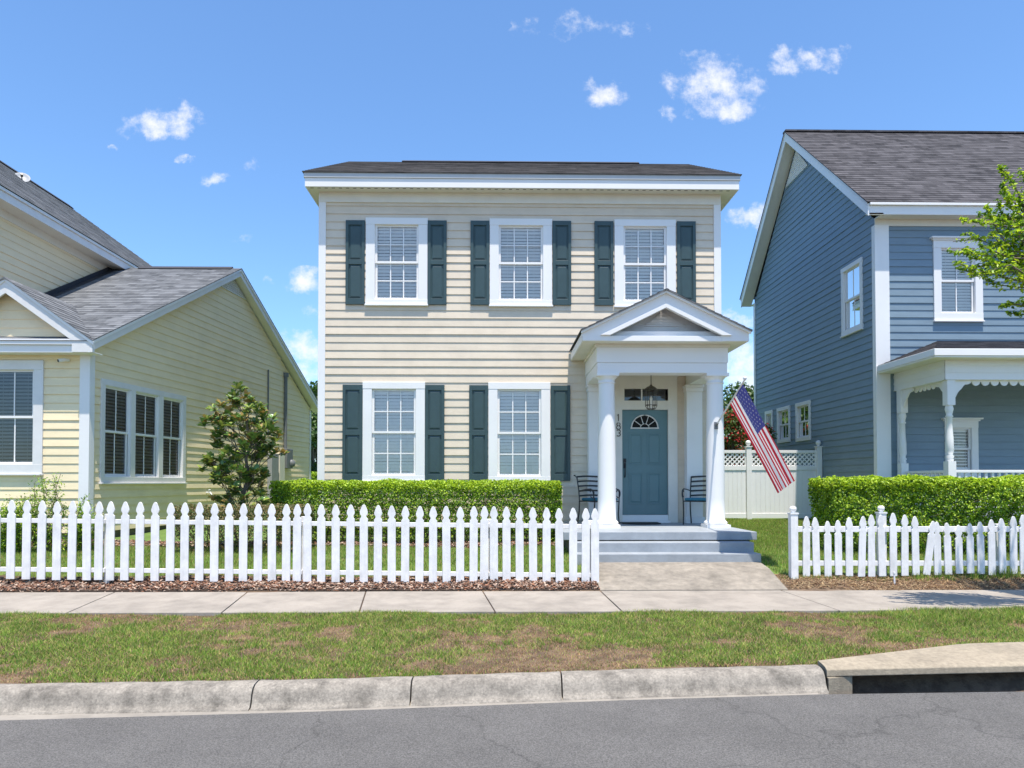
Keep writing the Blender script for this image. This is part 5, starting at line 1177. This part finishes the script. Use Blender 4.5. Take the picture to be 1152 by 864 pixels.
def FL(s, q):   # s along fly 0..1, q along hoist 0..1 (0 at the tip)
    a = h0.lerp(f0, s); b = h1.lerp(f1, s); sag = Vector((0, 0, -.05)) * math.sin(math.pi * s) + Vector((.02, 0, .02)) * math.sin(math.pi * s)
    p = a.lerp(b, q) + sag
    amp = .006 + .013 * s
    w_ = math.sin(q * 2 * math.pi * 2.3 + 1.2 * s + .4) * amp + math.sin(q * 2 * math.pi * 4.7 - 2.0 * s) * amp * .28
    return p + nrm * w_ + (b - a) * (.03 * math.sin(q * 2 * math.pi * 2.3 + 1.5) * s)
vs = [FL(i / NU, j / NV) for i in range(NU + 1) for j in range(NV + 1)]; fs_ = []; ms_ = []
for i in range(NU):
    for j in range(NV):
        fs_.append((i * (NV + 1) + j, (i + 1) * (NV + 1) + j, (i + 1) * (NV + 1) + j + 1, i * (NV + 1) + j + 1)); st_ = int(j / 5)
        ms_.append(2 if (i < NU * .4 and st_ < 7) else (0 if st_ % 2 == 0 else 1))
mb = MB(); mb.add(vs, fs_, 0, True); mb.m = ms_
k0 = len(mb.f)
for r_ in range(9):
    for c_ in range(11):
        if (r_ + c_) % 2: continue
        s = .4 * (c_ + 1) / 12; q = (7 / 13) * (r_ + 1) / 10
        for side in (1, -1):
            pts = []
            for k in range(10):
                rr = (.0155 if k % 2 == 0 else .0062) * 1.25; a = k * math.pi / 5
                pts.append(FL(s + rr * math.cos(a) / 1.5, q + rr * math.sin(a) / .9) + nrm * .0025 * side)
            c = FL(s, q) + nrm * .0025 * side
            for k in range(10): mb.face([c, pts[k], pts[(k + 1) % 10]], m=1)
mb.build('cloth', [M['flagr'], M['flagw'], M['flagb']], t)

# ================================================================== LANTERN, MAT, CHAIRS
LY = 12.9; lc = at(732.5, 448, LY); zt = at(0, 424, LY).z; z1 = at(0, 434, LY).z; z0 = at(0, 460, LY).z
t = thing('porch_lantern', 'bronze hexagonal cage lantern hanging on a chain in front of the transom', 'lantern', (lc.x, LY, z1))
mb = MB(); mb.lathe((lc.x, LY, 0), [(.06, zb1 + .02), (.06, zb1 - .0), (.02, zb1 - .02)], 16); mb.tube([(lc.x, LY, zb1), (lc.x, LY, z1 + .03)], .008, 6); mb.build('chain', M['bronze'], t)
mb = MB(); mb.lathe((lc.x, LY, 0), [(.125, z1 - .05), (.12, z1 - .03), (.07, z1 + .01), (.03, z1 + .025), (.015, z1 + .05)], 6, smooth=False); mb.build('roof', M['bronze'], t)
mb = MB()
for k in range(6):
    a = k * math.pi / 3; c, s = math.cos(a), math.sin(a); mb.tube([(lc.x + .105 * c, LY + .105 * s, z1 - .05), (lc.x + .105 * c, LY + .105 * s, z0 + .07), (lc.x + .07 * c, LY + .07 * s, z0 + .02)], .007, 6)
for z in (z1 - .055, z0 + .09, z0 + .02):
    r_ = .105 if z > z0 + .05 else .07; mb.tube([(lc.x + r_ * math.cos(k * math.pi / 3), LY + r_ * math.sin(k * math.pi / 3), z) for k in range(7)], .007, 6)
mb.build('cage', M['bronze'], t)
mb = MB(); mb.lathe((lc.x, LY, 0), [(.015, z0 + .02), (.015, z0 + .16), (.022, z0 + .17), (.026, z0 + .21), (.012, z0 + .25), (.004, z0 + .26)], 12); mb.build('bulb', M['cream'], t)
m0, m1 = at(702, 588, 13.1).x, at(746, 588, 13.1).x
t = thing('doormat', 'black rubber doormat lying before the teal front door', 'doormat', ((m0 + m1) / 2, 13.25, FZ))
mb = MB(); cxm = (m0 + m1) / 2; rm = (m1 - m0) / 2
mb.prism([(cxm + rm, 13.58, FZ + .001), (cxm - rm, 13.58, FZ + .001)] + [(cxm - rm * math.cos(a), 13.3 - .35 * math.sin(a), FZ + .001) for a in np.linspace(0, math.pi, 16)], (0, 0, .016)); mb.build('pad', M['rubber'], t, bevel=.004)
mb = MB()
for i in range(9): mb.box(cxm - rm * .8, cxm + rm * .8, 13.05 + i * .055, 13.07 + i * .055, FZ + .0175, FZ + .021)
mb.build('ribs', M['rubber'], t)

def chair(label, cx, cy, rot, name='porch_chair'):
    t = thing(name, label, 'chair', (cx, cy, FZ), 'wrought iron chairs on the entry porch')
    Rm = Matrix.Rotation(rot, 3, 'Z'); T = lambda x, y, z: Vector((cx, cy, FZ)) + Rm @ Vector((x, y, z))
    r_ = .0095; w_ = .27; d = .24
    for s in (-1, 1):
        mb = MB(); mb.tube([T(s * w_, -d, 0), T(s * w_, -d + .02, .2), T(s * w_, -d, .42), T(s * (w_ + .02), -d + .02, .60), T(s * (w_ + .02), -d + .09, .655), T(s * (w_ + .01), 0, .65), T(s * w_, d, .62)], r_ * 1.15, 8)
        mb.tube([T(s * (w_ + .02), -d + .05 + .06 * math.cos(a), .57 + .075 * math.sin(a)) for a in np.linspace(.4, 5.6, 14)], r_ * .9, 8); mb.build('arm', M['black'], t)
        mb = MB(); mb.tube([T(s * w_, -d, .0), T(s * w_, -d + .02, .2), T(s * w_, -d, .43)], r_ * 1.3, 8); mb.build('leg', M['black'], t)
        mb = MB(); mb.tube([T(s * w_, d + .07, 0), T(s * w_, d + .01, .25), T(s * w_, d, .43)], r_ * 1.3, 8); mb.build('leg', M['black'], t)
    mb = MB()
    for s in (-1, 1): mb.tube([T(s * w_, d, .43), T(s * w_, d + .02, .62), T(s * w_, d + .08, .86), T(s * (w_ + .02), d + .13, .91), T(s * (w_ + .02), d + .15, .90)], r_ * 1.2, 8)
    for k in range(5):
        z = .51 + k * .088; y = d + .01 + (z - .5) * .2; a = [T(-w_ + 2 * w_ * q, y + .03 * math.sin(math.pi * q), z + .012 * math.sin(math.pi * q)) for q in np.linspace(0, 1, 8)]
        for p, q in zip(a[:-1], a[1:]): mb.prism([p, q, q + Z_ * .032, p + Z_ * .032], (Rm @ Vector((0, .008, 0))))
    mb.build('backrest', M['black'], t)
    mb = MB(); c = [T(-w_, -d, .43), T(w_, -d, .43), T(w_, d, .43), T(-w_, d, .43), T(-w_, -d, .43)]; mb.tube(c, r_ * 1.1, 8)
    for k in range(5): mb.tube([T(-w_ + (k + 1) * w_ / 3, -d, .43), T(-w_ + (k + 1) * w_ / 3, d, .43)], .006, 6)
    mb.build('seat_frame', M['black'], t)
    mb = MB(); vs = [T(x, y, z) for z in (.442, .492) for x, y in ((-w_ + .02, -d + .0), (w_ - .02, -d + .0), (w_ - .02, d - .03), (-w_ + .02, d - .03))]
    mb.add(vs, [(0, 3, 2, 1), (4, 5, 6, 7), (0, 1, 5, 4), (1, 2, 6, 5), (2, 3, 7, 6), (3, 0, 4, 7)]); mb.build('cushion', M['cushion'], t, bevel=.02)
p = at(674, 560, 13.0); chair('black wrought iron chair with teal cushion half hidden by the left porch column', p.x, 13.0, R(28))
p = at(789, 560, 13.05); chair('black wrought iron chair with teal cushion between the door and the right porch column', p.x, 13.05, R(-30))
